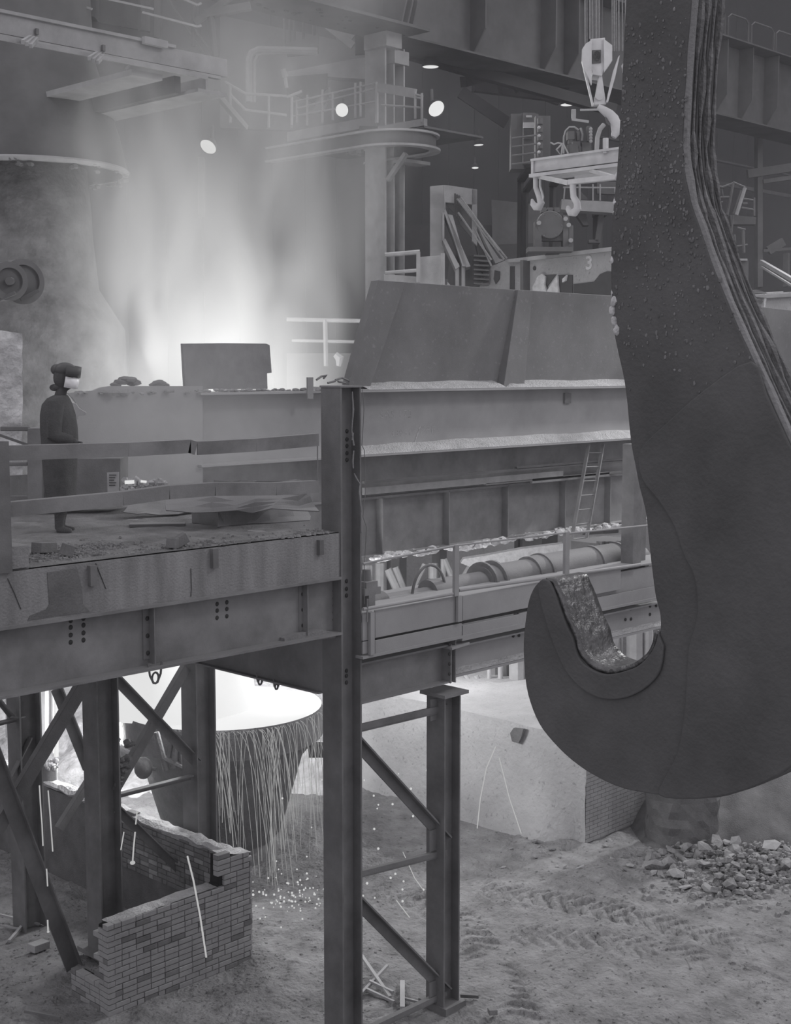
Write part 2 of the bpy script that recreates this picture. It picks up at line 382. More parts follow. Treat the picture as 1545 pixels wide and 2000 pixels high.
# plinth at the left post
MB().box((XL, CY+.03, Z0+.12), (PY(62,1085,CY).x, CY+.7, Z0+.22)).box((XL, CY+.05, Z0), (PY(62,1085,CY).x, CY+.10, Z0+.12)).box((PY(25,1085,CY).x, CY+.02, Z0+.02), (PY(58,1085,CY).x, CY+.06, Z0+.13)).build('post_plinth', 'conc', gr, bevel=.006)

# debris on the deck
def chunk(s, seed, jit=.35, sq=(1, .8, .6)):
    r_ = random.Random(seed); m = MB(); c = 8
    bm = bmesh.new(); bmesh.ops.create_icosphere(bm, subdivisions=1, radius=s)
    for v in bm.verts:
        k = 1 + r_.uniform(-jit, jit); v.co = Vector((v.co.x*sq[0]*k, v.co.y*sq[1]*k, v.co.z*sq[2]*k))
    m.v = [tuple(v.co) for v in bm.verts]; m.f = [tuple(v.index for v in f.verts) for f in bm.faces]; bm.free(); return m
def gravel(name, pts_fn, n, smin, smax, material, parent=None, label=None, cat=None):
    m = MB(); r_ = random.Random(3)
    for i in range(n):
        p = pts_fn(r_); s = r_.uniform(smin, smax); c = [r_.uniform(.6, 1.3) for _ in range(3)]; a = r_.uniform(0, 6.3)
        V = []
        for q in ((-1,-1,-.6),(1,-1,-.6),(1,1,-.6),(-1,1,-.6),(-.6,-.6,.8),(.7,-.5,.6),(.5,.7,.9),(-.7,.5,.5)):
            x = q[0]*c[0]*s; y = q[1]*c[1]*s; V.append((p[0] + x*math.cos(a) - y*math.sin(a), p[1] + x*math.sin(a) + y*math.cos(a), p[2] + q[2]*c[2]*s*.8))
        m.add(V, [(0,3,2,1),(4,5,6,7),(0,1,5,4),(1,2,6,5),(2,3,7,6),(3,0,4,7)])
    return m.build(name, material, parent, label, cat, kind='stuff')
def deckp(r_):
    if r_.random() < .55: x = r_.gauss(135, 50); y = 0
    else: x = r_.uniform(0, 640)
    y = 1108 - x*.1 - abs(r_.gauss(0, 9)) - r_.uniform(0, 18) * (x < 250)
    p = PZ(x, y, Z0 + .02); return (p.x, max(p.y, CY+.03), Z0 + .02)
gravel('slag_crumbs', deckp, 900, .006, .022, 'rubble', None, 'crumbled slag and grit heaped along the near edge of the platform', 'rubble')
def block(px, py, w_, d, h, ang, tilt, name, label, cat, material, Z=None, group=None):
    p = PZ(px, py, Z0 if Z is None else Z); m = MB().box((-w_/2, -d/2, 0), (w_/2, d/2, h))
    Rm = Matrix.Rotation(R(ang), 3, 'Z') @ Matrix.Rotation(R(tilt), 3, 'Y'); V = [Rm @ Vector(v) for v in m.v]; mn = min(v.z for v in V)
    m.v = [(v.x + p.x, v.y + p.y, v.z - mn + p.z + .015) for v in V]
    return m.build(name, material, None, label, cat, group, bevel=.006)
block(86, 1085, .24, .12, .10, 20, 6, 'broken_brick', 'dark broken brick on the platform edge left of the slag heap', 'brick', 'brick2')
block(128, 1092, .10, .12, .11, -15, 20, 'broken_brick', 'dark stub of brick standing in the slag heap on the platform edge', 'brick', 'brick2')
block(337, 1075, .10, .10, .10, 30, 8, 'broken_brick', 'left one of two dark brick halves on the middle of the platform edge', 'brick', 'brick2')
block(358, 1072, .13, .10, .10, -20, -28, 'broken_brick', 'tilted right one of two dark brick halves on the middle of the platform edge', 'brick', 'brick2')
block(308, 1030, .62, .2, .035, -38, 0, 'steel_plank', 'flat plank lying on the deck behind the platform edge', 'plank', 'far')
m = MB()
pw = thing('crushed_sheet', 'crumpled dark sheet metal piled against the back of the platform', 'scrap metal', tuple(PZ(480, 1020, Z0)))
for i, (x0, y0, x1, y1, d_) in enumerate(((330,1000,620,960,14.9),(420,1035,600,940,15.3),(250,1000,420,975,16.2),(240,960,330,975,17.0))):
    a = W(x0, y0, d_); b = W(x1, y0, d_+.6); c = W(x1, y1, d_+.9); e = W(x0, y1, d_+.2)
    V = []
    for j in range(6):
        for i2 in range(8):
            u = i2/7; v = j/5; p = a.lerp(b, u).lerp(e.lerp(c, u), v); p = p + Vector((noise.noise(p*3), noise.noise(p*3+Vector((5,1,2))), .5*noise.noise(p*4)))*.14
            p.z = max(p.z, Z0+.02); V.append(p)
    MB().add(V, [(j*8+k, j*8+k+1, j*8+k+9, j*8+k+8) for j in range(5) for k in range(7)]).build('torn_sheet', 'steel', pw).modifiers.new('t', 'SOLIDIFY').thickness = .012

sbx = thing('steel_box', 'low dark lidded box on the deck beside the tall column', 'box', tuple(PZ(520, 1030, Z0)))
bx0 = PZ(438, 1032, Z0); bx1 = PZ(606, 1034, Z0)
MB().box((bx0.x, bx0.y, Z0+.01), (bx0.x + 1.05, bx0.y + .6, Z0+.26)).build('body', 'steel', sbx, bevel=.01); MB().box((bx0.x-.02, bx0.y-.02, Z0+.26), (bx0.x+1.07, bx0.y+.62, Z0+.285)).build('lid', 'dark', sbx, bevel=.005)

# ================================================================ rear trestle with cross bracing
rt = thing('braced_trestle', 'dark two-column trestle with crossed braces standing inside the brick enclosure', 'trestle', (9.8, 14.9, 0))
YR = 14.9
def hcolpx(pxl, pxr, Y, z0, z1, parent, m='dark', s=.31, name='column'):
    x = PY((pxl + pxr) / 2, 1600, Y).x; hcol(MB(), x, Y, z0, z1, s).build(name, m, parent); return x
xa = PY(194, 1600, YR).x; hcol(MB(), xa, YR, .12, Zs-.05, .34).build('column', 'dark', rt)
xb = PY(386, 1560, YR).x; hcol(MB(), xb, YR, .12, Zg+.2, .34).build('column', 'dark', rt)
for x in (xa, xb): MB().box((x-.1, YR-.12, .06), (x+.44, YR+.45, .12)).build('base_plate', 'dark', rt)
yq = YR + .12
def bar2(p, q, parent, Y=yq, w_=.12, m='dark', name='brace'):
    a = PY(*p, Y); b = PY(*q, Y); return MB().bar(a, b, .018, w_).bar(a, b, .09, .016, (0, 0, 1), (.04, w_/2)).build(name, m, parent)
bar2((226, 1328), (382, 1490), rt); bar2((366, 1305), (226, 1545), rt); bar2((226, 1555), (372, 1518), rt, w_=.07)
bar2((226, 1580), (370, 1720), rt, w_=.10)
bar2((170, 1330), (-6, 1625), rt, w_=.17, Y=YR-.02); bar2((-30, 1440), (142, 1890), rt, w_=.19, Y=YR-.1)
# crust of slag clinging to a brace
m = MB()
for i in range(26):
    t = rnd.random(); p = PY(258 - 28*t + rnd.uniform(-8, 6), 1440 + 95*t + rnd.uniform(-5, 5), yq - .02); m.ball(p, rnd.uniform(.03, .06), (1, 1, .8), 5, .3)
m.build('slag_crust', 'pot', rt)['kind'] = 'stuff'
rt2 = thing('braced_trestle', 'dark trestle column with thin braces at the far left behind the crossed braces', 'trestle', (7.5, 16.5, 0))
x2 = PY(44, 1600, 16.5).x; hcol(MB(), x2, 16.5, -.02, 4.4, .34).build('column', 'dark', rt2)
for p, q, w_ in (((108,1345),(170,1500),.14), ((-20,1418),(44,1402),.06), ((-20,1350),(20,1400),.05), ((0,1560),(60,1440),.05), ((232,1440),(118,1620),.10)):
    bar2(p, q, rt2, Y=16.6, w_=w_)

# ================================================================ brick enclosure
be = thing('brick_enclosure', 'pale brick enclosure with a broken stepped top around the trestle feet', 'brick wall', (9.4, 14.0, 0))
A = PZ(213, 1980, 0); B = PZ(497, 1870, 0); WT = .24; YF = A.y; XR = B.x
CH = .072; BLn = .212; G = .009
def z_at(px, py, Y): return PY(px, py, Y).z
prof = [(A.x, z_at(213, 1812, YF)), (PY(250,1700,YF).x, z_at(250, 1797, YF)), (PY(360,1700,YF).x, z_at(360, 1757, YF)), (PY(425,1700,YF).x, z_at(425, 1735, YF)), (PY(432,1700,YF).x, z_at(432, 1728, YF)), (PY(434,1700,YF).x, z_at(434, 1672, YF)), (XR, z_at(497, 1664, YF))]
print('brick profile', [(round(a, 2), round(b, 2)) for a, b in prof], 'A', A, 'B', B)
def prof_z(x, pr):
    for (x0, z0), (x1, z1) in zip(pr[:-1], pr[1:]):
        if x0 <= x <= x1: return z0 + (z1 - z0) * (x - x0) / max(1e-6, x1 - x0)
    return pr[-1][1] if x > pr[-1][0] else pr[0][1]
brick_meshes = {}
def bmesh_box(l, d, h, key, material):
    k = (round(l, 3), key)
    if k not in brick_meshes:
        m = MB(); e = .006
        m.add([(e,0,e),(l-e,0,e),(l-e,0,h-e),(e,0,h-e),(0,e,0),(l,e,0),(l,e,h),(0,e,h),(0,d,0),(l,d,0),(l,d,h),(0,d,h)],
              [(0,1,2,3),(4,5,1,0),(5,6,2,1),(6,7,3,2),(7,4,0,3),(4,8,9,5),(5,9,10,6),(6,10,11,7),(7,11,8,4)])
        brick_meshes[k] = m.mesh('brick', M[material])
    return brick_meshes[k]
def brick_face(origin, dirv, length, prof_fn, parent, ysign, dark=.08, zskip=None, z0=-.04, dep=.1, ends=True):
    """bricks laid along dirv; their outer faces look along dirv rotated by -90 deg"""
    ang = math.atan2(dirv[1], dirv[0]); n = 0
    for r in range(40):
        z = z0 + r * CH; s = -BLn * (.5 if r % 2 else 0) - .0
        while s < length - .02:
            L_ = BLn if rnd.random() > .22 else BLn * .5
            a = max(0, s); b = min(length, s + L_ - G)
            if b - a > .03 and z + CH * .55 < prof_fn((a + b) / 2) and not (zskip and zskip((a+b)/2, z)):
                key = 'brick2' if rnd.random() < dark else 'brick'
                o = bpy.data.objects.new('brick', bmesh_box(b - a, dep, CH - G, key, key)); col.objects.link(o)
                j = rnd.uniform(-.006, .004)
                o.parent = parent; o.matrix_parent_inverse = Matrix.Translation(-Vector(parent.location))
                nv = Vector((dirv[1], -dirv[0], 0)) * ysign
                p = Vector(origin) + Vector((dirv[0], dirv[1], 0)) * a + nv * j
                if ysign < 0: o.matrix_basis = Matrix.Translation(p + Vector((dirv[0], dirv[1], 0)) * (b - a) + Vector((0,0,z))) @ Matrix.Rotation(ang + math.pi, 4, 'Z')
                else: o.matrix_basis = Matrix.Translation(p + Vector((0, 0, z))) @ Matrix.Rotation(ang, 4, 'Z')
                n += 1
            s += L_
    return n
nb = brick_face((A.x, YF, 0), (1, 0), XR - A.x, lambda s: prof_z(A.x + s, prof), be, 1)
# corner pillar's left face, then the low wall behind it (both look toward -X)
plw = PX(190, 1900, A.x); llw = PX(138, 1900, A.x)
plen = plw.y - YF; llen = llw.y - YF; lowz = PX(160, 1905, A.x).z
nb += brick_face((A.x, YF, 0), (0, 1), llen, lambda s: (prof[0][1] if s < plen else lowz), be, -1)
print('bricks', nb, 'plen', plen, llen, lowz)
# core with mortar, following the profile
pts = [Vector((x, YF + .05, z - .02)) for x, z in prof]; pts = [Vector((prof[0][0] + .05, YF + .05, prof[0][1] - .02))] + pts[1:-1] + [Vector((XR - .0, YF + .05, prof[-1][1] - .02))]
MB().prism(pts + [Vector((XR, YF+.05, -.1)), Vector((A.x+.05, YF+.05, -.1))], (0, WT-.05, 0)).box((A.x+.03, YF+.1, -.1), (A.x+.2, YF+llen-.02, lowz-.05)).box((A.x+.03, YF+.04, -.1), (A.x+.2, YF+plen-.01, prof[0][1]-.02)).build('wall_core', 'mortar', be)
# pale broken coping along the sloping top and on the high corner
m = MB()
tp = [(A.x+.12, YF+.02), (PY(300,1700,YF).x, YF+.02), (PY(365,1700,YF).x, YF+.03)]
def coping(m, x0, x1, y0, y1, zf, n=26, k=5, amp=.015):
    V = []
    for i in range(n + 1):
        for j in range(k + 1):
            x = x0 + (x1-x0)*i/n; y = y0 + (y1-y0)*j/k; V.append((x, y, zf(x) + .012 + amp*noise.noise(Vector((x*9, y*9, 1)))))
    m.add(V, [(i*(k+1)+j, (i+1)*(k+1)+j, (i+1)*(k+1)+j+1, i*(k+1)+j+1) for i in range(n) for j in range(k)])
coping(m, A.x+.08, PY(425,1700,YF).x, YF+.02, YF+WT, lambda x: prof_z(x, prof))
coping(m, PY(436,1700,YF).x, XR, YF+.01, YF+WT, lambda x: prof_z(x, prof), 8)
m.build('broken_coping', 'dust', be)
# side wall running back from the high corner; inner face looks toward -X
XI = XR - WT + .02
Lb = 6.5; ztp = z_at(497, 1664, YF) - .01
def sidetop(s): return ztp + .05*noise.noise(Vector((s*2, 0, 5)))
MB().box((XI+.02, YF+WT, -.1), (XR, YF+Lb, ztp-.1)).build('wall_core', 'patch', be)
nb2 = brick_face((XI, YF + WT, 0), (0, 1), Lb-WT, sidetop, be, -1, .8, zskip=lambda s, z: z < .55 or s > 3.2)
m = MB(); V = []
for i in range(60):
    for j in range(5):
        y = YF + WT*.5 + (Lb-WT*.5)*i/59; x = XI - .02 + (XR - XI + .02)*j/4; V.append((x, y, ztp + .01 + .05*noise.noise(Vector((x*7, y*5, 1))) - (.03 if j in (0, 4) else 0)))
for i in range(59):
    for j in range(4): m.f.append((i*5+j, (i+1)*5+j, (i+1)*5+j+1, i*5+j+1))
m.v = V
o = m.build('broken_coping', 'dust', be); md = o.modifiers.new('s', 'SOLIDIFY'); md.thickness = .06; md.offset = -1
# stub pipe on the side wall, capped with slag
pc = PX(97, 1550, XI + .12)
m = MB().tube([(pc.x, pc.y, 0), (pc.x, pc.y, PX(97, 1492, XI+.12).z)], .13, 18); m.build('stub_pipe', 'dark', None, 'dark upright pipe stub with a slag-crusted rim behind the left braces', 'pipe')
m = MB(); zt = PX(97, 1492, XI+.12).z
for i in range(30):
    a = rnd.uniform(0, 6.28); m.ball((pc.x + .12*math.cos(a), pc.y + .12*math.sin(a), zt + rnd.uniform(-.05, .03)), rnd.uniform(.02, .045), (1, 1, 1), 5, .3)
m.build('slag_rim', 'crust', bpy.data.objects['stub_pipe'])

# ================================================================ long runner beam with deflector plates
def fb(m, x0, x1, pt, pb, Y, th, ref=None):                  # box on the facade plane Y, spans pixels measured at px x0
    r_ = x0 if ref is None else ref
    a = PY(r_, pt, Y); b = PY(r_, pb, Y); xa_ = PY(x0, pt, Y).x; xb_ = PY(x1, pt, Y).x
    return m.box((xa_, Y, b.z), (xb_, Y + th, a.z))
YB = 16.0
rb = thing('runner_beam', 'long chalk-marked steel beam with dusty flanges behind the tall front column', 'beam', tuple(PY(710, 890, YB)))
xl = PY(392, 755, YB).x; xm = PY(700, 755, YB).x; xr = 46.0
zt = PY(710, 762, YB).z; zb = PY(710, 889, YB).z
MB().box((xl, YB+.3, zb), (xr, YB+.32, zt)).box((xl, YB, zt-.035), (xr, YB+.75, zt)).box((xl-0, YB, zb-.03), (xr, YB+.75, zb)).build('i_beam', 'beam', rb)
# ragged left end plate of the beam behind the worker
pts = [PY(x, y, YB+.1) for x, y in ((133,768),(163,765),(182,763),(196,757),(215,754),(396,754),(396,1010),(150,1010),(150,846),(146,812),(168,806),(158,797),(146,783),(140,775))]
MB().prism(pts, (0, .04, 0)).build('end_plate', 'beam', rb)
m = MB(); x_ = PY(610, 750, YB-.01)
fb(m, 601, 612, 737, 779, YB-.03, .03).build('lug', 'steel', rb)
fb(MB(), 1104, 1116, 768, 788, YB+.25, .05).build('lug', 'steel', rb)
fb(MB(), 357, 527, 0, 1, YB+.5, .02)
# dust drifts on both flanges
def drift(name, x0, x1, y0, y1, zfront, h, n=90, parent=rb, holes=None):
    V = []; k = 7
    for i in range(n + 1):
        x = x0 + (x1-x0)*i/n
        for j in range(k + 1):
            v = j / k; e = .75 + .5*noise.noise(Vector((x*.9, 3, 0)))
            if holes: e *= holes(x)
            V.append((x, y0 + (y1-y0)*v, zfront + .004 + h*e*(v**.8) + .012*noise.noise(Vector((x*6, v*6, 2)))*(0 if j == 0 else 1)))
    o = MB().add(V, [(i*(k+1)+j, (i+1)*(k+1)+j, (i+1)*(k+1)+j+1, i*(k+1)+j+1) for i in range(n) for j in range(k)])
    o = o.build(name, 'dust', parent)
    for p in o.data.polygons: p.use_smooth = True
    return o
drift('dust_drift', PY(722,750,YB).x, 24.5, YB+.02, YB+.36, zt, .17, holes=lambda x: .25 if abs(x - PY(1000,750,YB).x) < .12 else 1)
drift('dust_drift', PY(706,880,YB).x, 27.5, YB+.02, YB+.3, zb, .20)
txt = YB + .3 - .004
p = PY(741, 816, txt); q = PY(822, 816, txt)
lettering('SAS 172', .30, PY(741, 817, txt), RY @ Matrix.Diagonal((.80, .62, 1, 1)), 'chalk', rb, ext=.001, off=-.010)
lettering('33951', .30, PY(762, 853, txt), RY @ Matrix.Diagonal((.72, .56, 1, 1)), 'chalk', rb, ext=.001, off=-.010)
lettering('/', .55, PY(806, 868, txt), RY @ Matrix.Diagonal((1.5, .85, 1, 1)), 'chalk', rb, ext=.001, off=-.014)
lettering('FFF', .30, PY(820, 847, txt), RY @ Matrix.Diagonal((.95, .60, 1, 1)), 'chalk', rb, ext=.001, off=-.010)
# loose jagged crumbs along the top edge at left
m = MB()
for i in range(150):
    x = rnd.uniform(150, 705); y0_ = YB + rnd.uniform(0, .5); p = PY(x, 753, y0_); m.ball((p.x, y0_, zt + rnd.uniform(0, .03)), rnd.uniform(.02, .06) * (1.5 if 200 < x < 280 or 600 < x < 690 else .8), (1.4, 1, .6), 4, .4)
m.build('loose_crust', 'rubble', rb).__setitem__('kind', 'stuff')
m = MB()
for x, y, r_ in ((238,746,.08),(250,742,.10),(262,748,.08),(300,751,.05),(311,748,.08),(322,752,.05),(225,752,.06)):
    p = PY(x, y, YB+.5); m.ball(p, r_, (1.5, 1, .55), 7, .18)
m.build('slag_lump', 'pot', rb)
# twisted scraps at the beam's end
m = MB()
for pts in (((618,742),(628,735),(638,733),(632,739)), ((655,742),(668,738),(685,745)), ((640,748),(655,744)), ((660,745),(675,748))):
    m.tube([PY(x, y, YB+.2) for x, y in pts], .018, 5)
m.build('wire_scrap', 'dark', rb)

# deflector plates
def deflector(pts, label, Y=YB+.36, ribs=()):
    o = thing('deflector_plate', label, 'steel plate', tuple(PY(*pts[2], Y)), 'leaning deflector plates on the runner beam')
    P = [PY(x, y, Y - (.12 if y < 650 else 0)) for x, y in pts]
    MB().prism(P, (0, .05, 0)).build('sheet', 'plate', o, bevel=.008)
    for r_ in ribs: MB().prism([PY(x, y, Y - .18) for x, y in r_], (0, .16, 0)).build('rib', 'plate', o, bevel=.006)
    return o
deflector([(738,547),(1022,567),(1004,753),(681,752)], 'leaning dark deflector plate nearest the tall column, with a wide rib', ribs=[[(738,547),(792,551),(776,600),(722,760),(681,752)]])
deflector([(1012,566),(1235,580),(1260,757),(985,755)], 'leaning dark deflector plate beside the hook shank, left of it', ribs=[[(1012,566),(1040,568),(1024,757),(984,755)]])
deflector([(1430,592),(1640,618),(1660,760),(1420,757)], 'leaning dark deflector plate right of the hook shank', ribs=[])
# loose plate standing on the beam in front of the glow
p = PY(357, 671, YB+.45)
o = MB().prism([PY(x, y, YB+.45) for x, y in ((357,671),(440,670),(520,671),(527,674),(531,728),(522,729),(523,760),(362,760))], (0, .06, 0)).build('shield_plate', 'steel', None, 'dark rectangular plate standing upright on the beam in front of the glow', 'steel plate', bevel=.006)

# lower girder under the beam, right of the tall column
lg = thing('lower_girder', 'deep dark girder with upright stiffeners under the dusty beam', 'beam', tuple(PY(710, 1085, YB+.5)))
YL = YB + .5; zl = PY(712, 1084, YL).z; zm = PY(712, 972, YL).z
MB().box((CX-3.0, YL, zl), (xr, YL+.03, zb-.02)).box((CX-3.0, YL-.16, zl-.02), (xr, YL+.1, zl)).box((CX+.4, YL-.15, zm-.02), (xr, YL, zm+.02)).build('web', 'steel', lg)
for px in (735, 865, 980, 1092, 1180, 1290):
    x = PY(px, 1000, YL).x; MB().box((x, YL-.15, zl), (x+.02, YL, zm)).build('stiffener', 'steel', lg)
for px0, px1, y_, h_ in ((712, 1100, 953, 14), (712, 1215, 940, 5), (1040, 1190, 950, 9), (1010, 1240, 925, 5), (950,1215,955,4)):
    m = fb(MB(), px0, px1, y_ - (px0-712)*.045, y_ + h_ - (px0-712)*.045, YL-.3, .06); m.build('service_rail', 'far' if h_ < 6 else 'steel', lg)
m = MB()
for i in range(220):
    x = PY(708, 1085, YL).x + (16.0)*rnd.random()**1.2; m.ball((x, YL - rnd.uniform(0, .3), zl - .05 + .05*noise.noise(Vector((x, 0, 0)))), rnd.uniform(.03, .10), (1.6, 1, .7), 5, .3)
m.build('slag_crust', 'crust', lg).__setitem__('kind', 'stuff')
# leaning ladder
ld = thing('ladder', 'thin steel ladder leaning against the lower girder beside the hook', 'ladder', tuple(PY(1112, 1095, YL-.6)))
la, lb_ = PY(1150, 868, YL-.35), PY(1108, 1100, YL-.7); ra, rb_ = PY(1178, 868, YL-.35), PY(1138, 1095, YL-.7)
MB().bar(la, lb_, .03, .07, (0, 1, 0)).build('rail', 'steel', ld); MB().bar(ra, rb_, .03, .07, (0, 1, 0)).build('rail', 'steel', ld)
for k in range(8):
    t = (k + .6) / 8.2; MB().tube([la.lerp(lb_, t), ra.lerp(rb_, t)], .012, 6).build('rung', 'steel', ld)

# ================================================================ X-direction girders and walkway right of the tall column
gd = thing('walkway_girder', 'pale grey girder bolted between the tall column and the lower column', 'beam', tuple(PY(705, 1370, CY)))
YG = CY + .12
x0 = CX + CS; x1 = PY(880, 1300, CY).x
zt1 = PY(712, 1288, YG).z; zb1 = PY(712, 1371, CY).z
MB().box((x0, YG, zb1), (x1, YG+.015, zt1)).box((x0, CY, zb1-.02), (x1, CY+.26, zb1)).box((x0, CY, zt1-.02), (x1, CY+.26, zt1)).build('girder', 'steel', gd)
MB().box((x1-.02, CY-.02, zb1-.02), (x1, CY+.27, zt1)).box((PY(887,1300,CY).x-.012, CY-.03, zb1-.02), (PY(887,1300,CY).x, CY+.27, zt1+.05)).build('end_plate', 'steel', gd)
rivets([(x1-.045, CY-.025, zb1+.1+k*.12) for k in range(5)], (0, 1, 0), gd)
xg2 = PY(887, 1300, CY).x; xg3 = PY(1330, 1200, CY).x
zt2 = PY(892, 1256, YG).z; zb2 = PY(892, 1318, CY).z
g2 = thing('walkway_girder', 'pale girder running from the lower column past the hook opening', 'beam', (xg2, CY, zb2))
MB().box((xg2, YG, zb2), (xg3, YG+.015, zt2)).box((xg2, CY, zb2-.03), (xg3, CY+.26, zb2)).box((xg2, CY, zt2-.02), (xg3, CY+.26, zt2)).build('girder', 'beam', g2)
MB().bar((x1-.05, CY+.1, zt2), (xg2+.2, CY+.1, zt2+.02), .34, .03).build('bearing_plate', 'beam', g2)
rivets([PY(x, y, YG-.01) for x, y in ((1003,1242),(1014,1241),(1220,1190),(1232,1189),(1222,1210),(1233,1209),(1270,1184),(1282,1183),(1270,1200))], (0, 1, 0), g2)
drift('dust_drift', xg2+.02, xg3, CY+.01, CY+.12, zb2, .06, parent=g2)
wk = thing('walkway', 'grey plated walkway front with kick plates right of the tall column', 'walkway', (x0, CY-.05, zt1))
YW = CY - .04
def panel(px0, px1, pt, pb, name='kick_plate', m='conc', th=.02, Y=None):
    return fb(MB(), px0, px1, pt, pb, YW if Y is None else Y, th).build(name, m, wk, bevel=.004)
panel(709, 727, 1197, 1252, m='beam'); panel(733, 900, 1192, 1246, m='beam'); panel(904, 1212, 1164, 1212, m='beam'); panel(1150, 1292, 1128, 1176, m='beam', Y=YW+.06)
panel(709, 731, 1254, 1278, 'channel', 'beam'); panel(733, 902, 1251, 1281, 'channel', 'beam'); panel(904, 1015, 1222, 1250, 'channel', 'beam'); panel(1015, 1292, 1198, 1226, 'channel', 'beam')
fb(MB(), 709, 1292, 1252, 1257, YW+.12, .02).build('gap_shade_strip', 'ink', wk)  # ink strip stands for the shade in the slit between panels
fb(MB(), 709, 1015, 1283, 1288, YW-.03, .12).build('edge_strip', 'beam', wk); fb(MB(), 903, 1292, 1247, 1252, YW-.03, .12).build('edge_strip', 'beam', wk)
MB().box((x0, YW+.02, PY(712, 1200, YW).z-.02), (xg3, YW+1.0, PY(712, 1200, YW).z)).build('floor_plate', 'beam', wk)
def wtube(p, q, r=.02, Y=YW-.03, name='handrail', m='beam'):
    MB().tube([PY(*p, Y), PY(*q, Y)], r, 8).build(name, m, wk)
wtube((709,1190),(884,1160)); wtube((896,1153),(1250,1103),.022); wtube((709,1101),(893,1065),.013); wtube((893,1065),(1110,1040),.012); wtube((1110,1042),(1268,1026),.014)
for (x, a, b) in ((892,1065,1165),(1108,1040,1128),(898,1165,1215),(727,1197,1280)):
    fb(MB(), x-3, x+5, a, b, YW-.05, .04).build('post', 'beam', wk)
MB().tube([PY(718,1170,YW-.04), PY(717,1215,YW-.04)], .012, 6).build('bolt_rod', 'steel', wk)
# upright column right of the ladder
fb(MB(), 1240, 1256, 868, 1156, CY+.1, .2).box((PY(1256,900,CY+.1).x, CY+.2, PY(1240,1156,CY+.1).z), (PY(1276,900,CY+.1).x, CY+.22, PY(1240,868,CY+.1).z)).build('upright_column', 'steel', None, 'dark upright steel column standing on the walkway beside the hook shank', 'column')
MB().box((PY(1236,1150,CY).x, CY-.02, PY(1240,1158,CY).z), (PY(1290,1150,CY).x, CY+.35, PY(1240,1152,CY).z)).build('base_plate', 'steel', bpy.data.objects['upright_column'])
# hydraulic pipe behind the rail
pp = thing('hydraulic_pipe', 'long dark flanged pipe stepping up in size behind the walkway rail', 'pipe', tuple(PY(735, 1180, CY+.6)))
YP = CY + .65
def cyl(px0, px1, yc, r, name='pipe_section', m='steel', Y=YP, slope=True):
    z = PY(px0, yc, Y).z; a = PY(px0, yc, Y); b = PY(px1, yc, Y)
    return MB().tube([(a.x, Y, z), (b.x, Y, z)], r, 24).build(name, m, pp)
cyl(735, 1250, 1183, .125); 
zz = PY(735, 1183, YP).z
def cz(px0, px1, r, name, m='steel', dz=0): a = PY(px0, 1150, YP).x; b = PY(px1, 1150, YP).x; return MB().tube([(a, YP, zz+dz), (b, YP, zz+dz)], r, 28).build(name, m, pp)
cz(706, 745, .17, 'coupling', 'dark'); cz(835, 1250, .18, 'pipe_section', dz=.03); cz(938, 1060, .235, 'cylinder', dz=.04); cz(1030, 1215, .25, 'cylinder', dz=.06)
for px in (940, 960, 1052, 1150, 1198, 1208, 1216): cz(px, px+4, .28, 'flange', dz=.05)
rg = [PY(838, 1140, YP-.1) + Vector((.30*math.cos(R(a)), 0, .38*math.sin(R(a)) - .15)) for a in range(0, 181, 12)]
MB().tube(rg, .018, 8).build('lifting_ring', 'dark', pp)
# motor block at far end
m = MB(); fb(m, 1170, 1236, 1062, 1110, YP+.15, .5); [fb(m, 1176+k*11, 1180+k*11, 1058, 1108, YP+.1, .1) for k in range(5)]; m.build('finned_motor', 'dark', pp)
# warning beacon-like cap beside column
bc = thing('capped_valve', 'dark tapered cap on a stepped valve body right beside the tall column', 'valve', tuple(PY(717, 1180, YW)))
c0 = PY(716, 1180, CY+.25)
zk = lambda y: PY(716, y, CY+.25).z
MB().lathe((c0.x, c0.y, 0), [(0, zk(1112)), (.048, zk(1112)), (.065, zk(1134)), (0, zk(1134))], 16).build('cap', 'dark', bc)
MB().box((c0.x-.10, c0.y-.1, zk(1146)), (c0.x+.08, c0.y+.1, zk(1134))).box((c0.x-.12, c0.y-.1, zk(1160)), (c0.x+.13, c0.y+.1, zk(1146))).box((c0.x-.06, c0.y-.1, zk(1190)), (c0.x+.04, c0.y+.1, zk(1160))).build('valve_body', 'steel', bc)

# ================================================================ pot of slag, cascade and spark trails
PC = PZ(433, 1376, 2.4); pd = (PC - EYE).dot(FW); u_ = pd / FPX; PR = 197 * u_
po = thing('slag_pot', 'large tapered pot brimming with white-hot slag under the platform', 'pot', (PC.x, PC.y, 0))
MB().lathe((PC.x, PC.y, 0), [(PR-.10, 2.36), (PR-.02, 2.40), (PR, 2.34), (PR, 1.92), (PR-.08, 1.88), (PR*.86, 1.72), (PR*.80, 1.6), (PR*.58, .35), (PR*.5, .2), (0, .2)], 64).build('shell', 'pot', po)
MB().lathe((PC.x, PC.y, 0), [(0, 2.37), (PR-.09, 2.36)], 64).build('molten_slag', 'hot', po)
MB().lathe((PC.x, PC.y, 0), [(PR*.5, .22), (PR*.55, .0), (PR*.55, -.1), (0, -.1)], 32).build('foot_ring', 'pot', po)
for s in (-1, 1):
    c = Vector((PC.x, PC.y, 1.65)) + RT * s * (PR*.86); MB().tube([c, c + RT*s*.35], .13, 14).build('trunnion', 'pot', po)
m = MB(); V = []; n = 40; k = 24
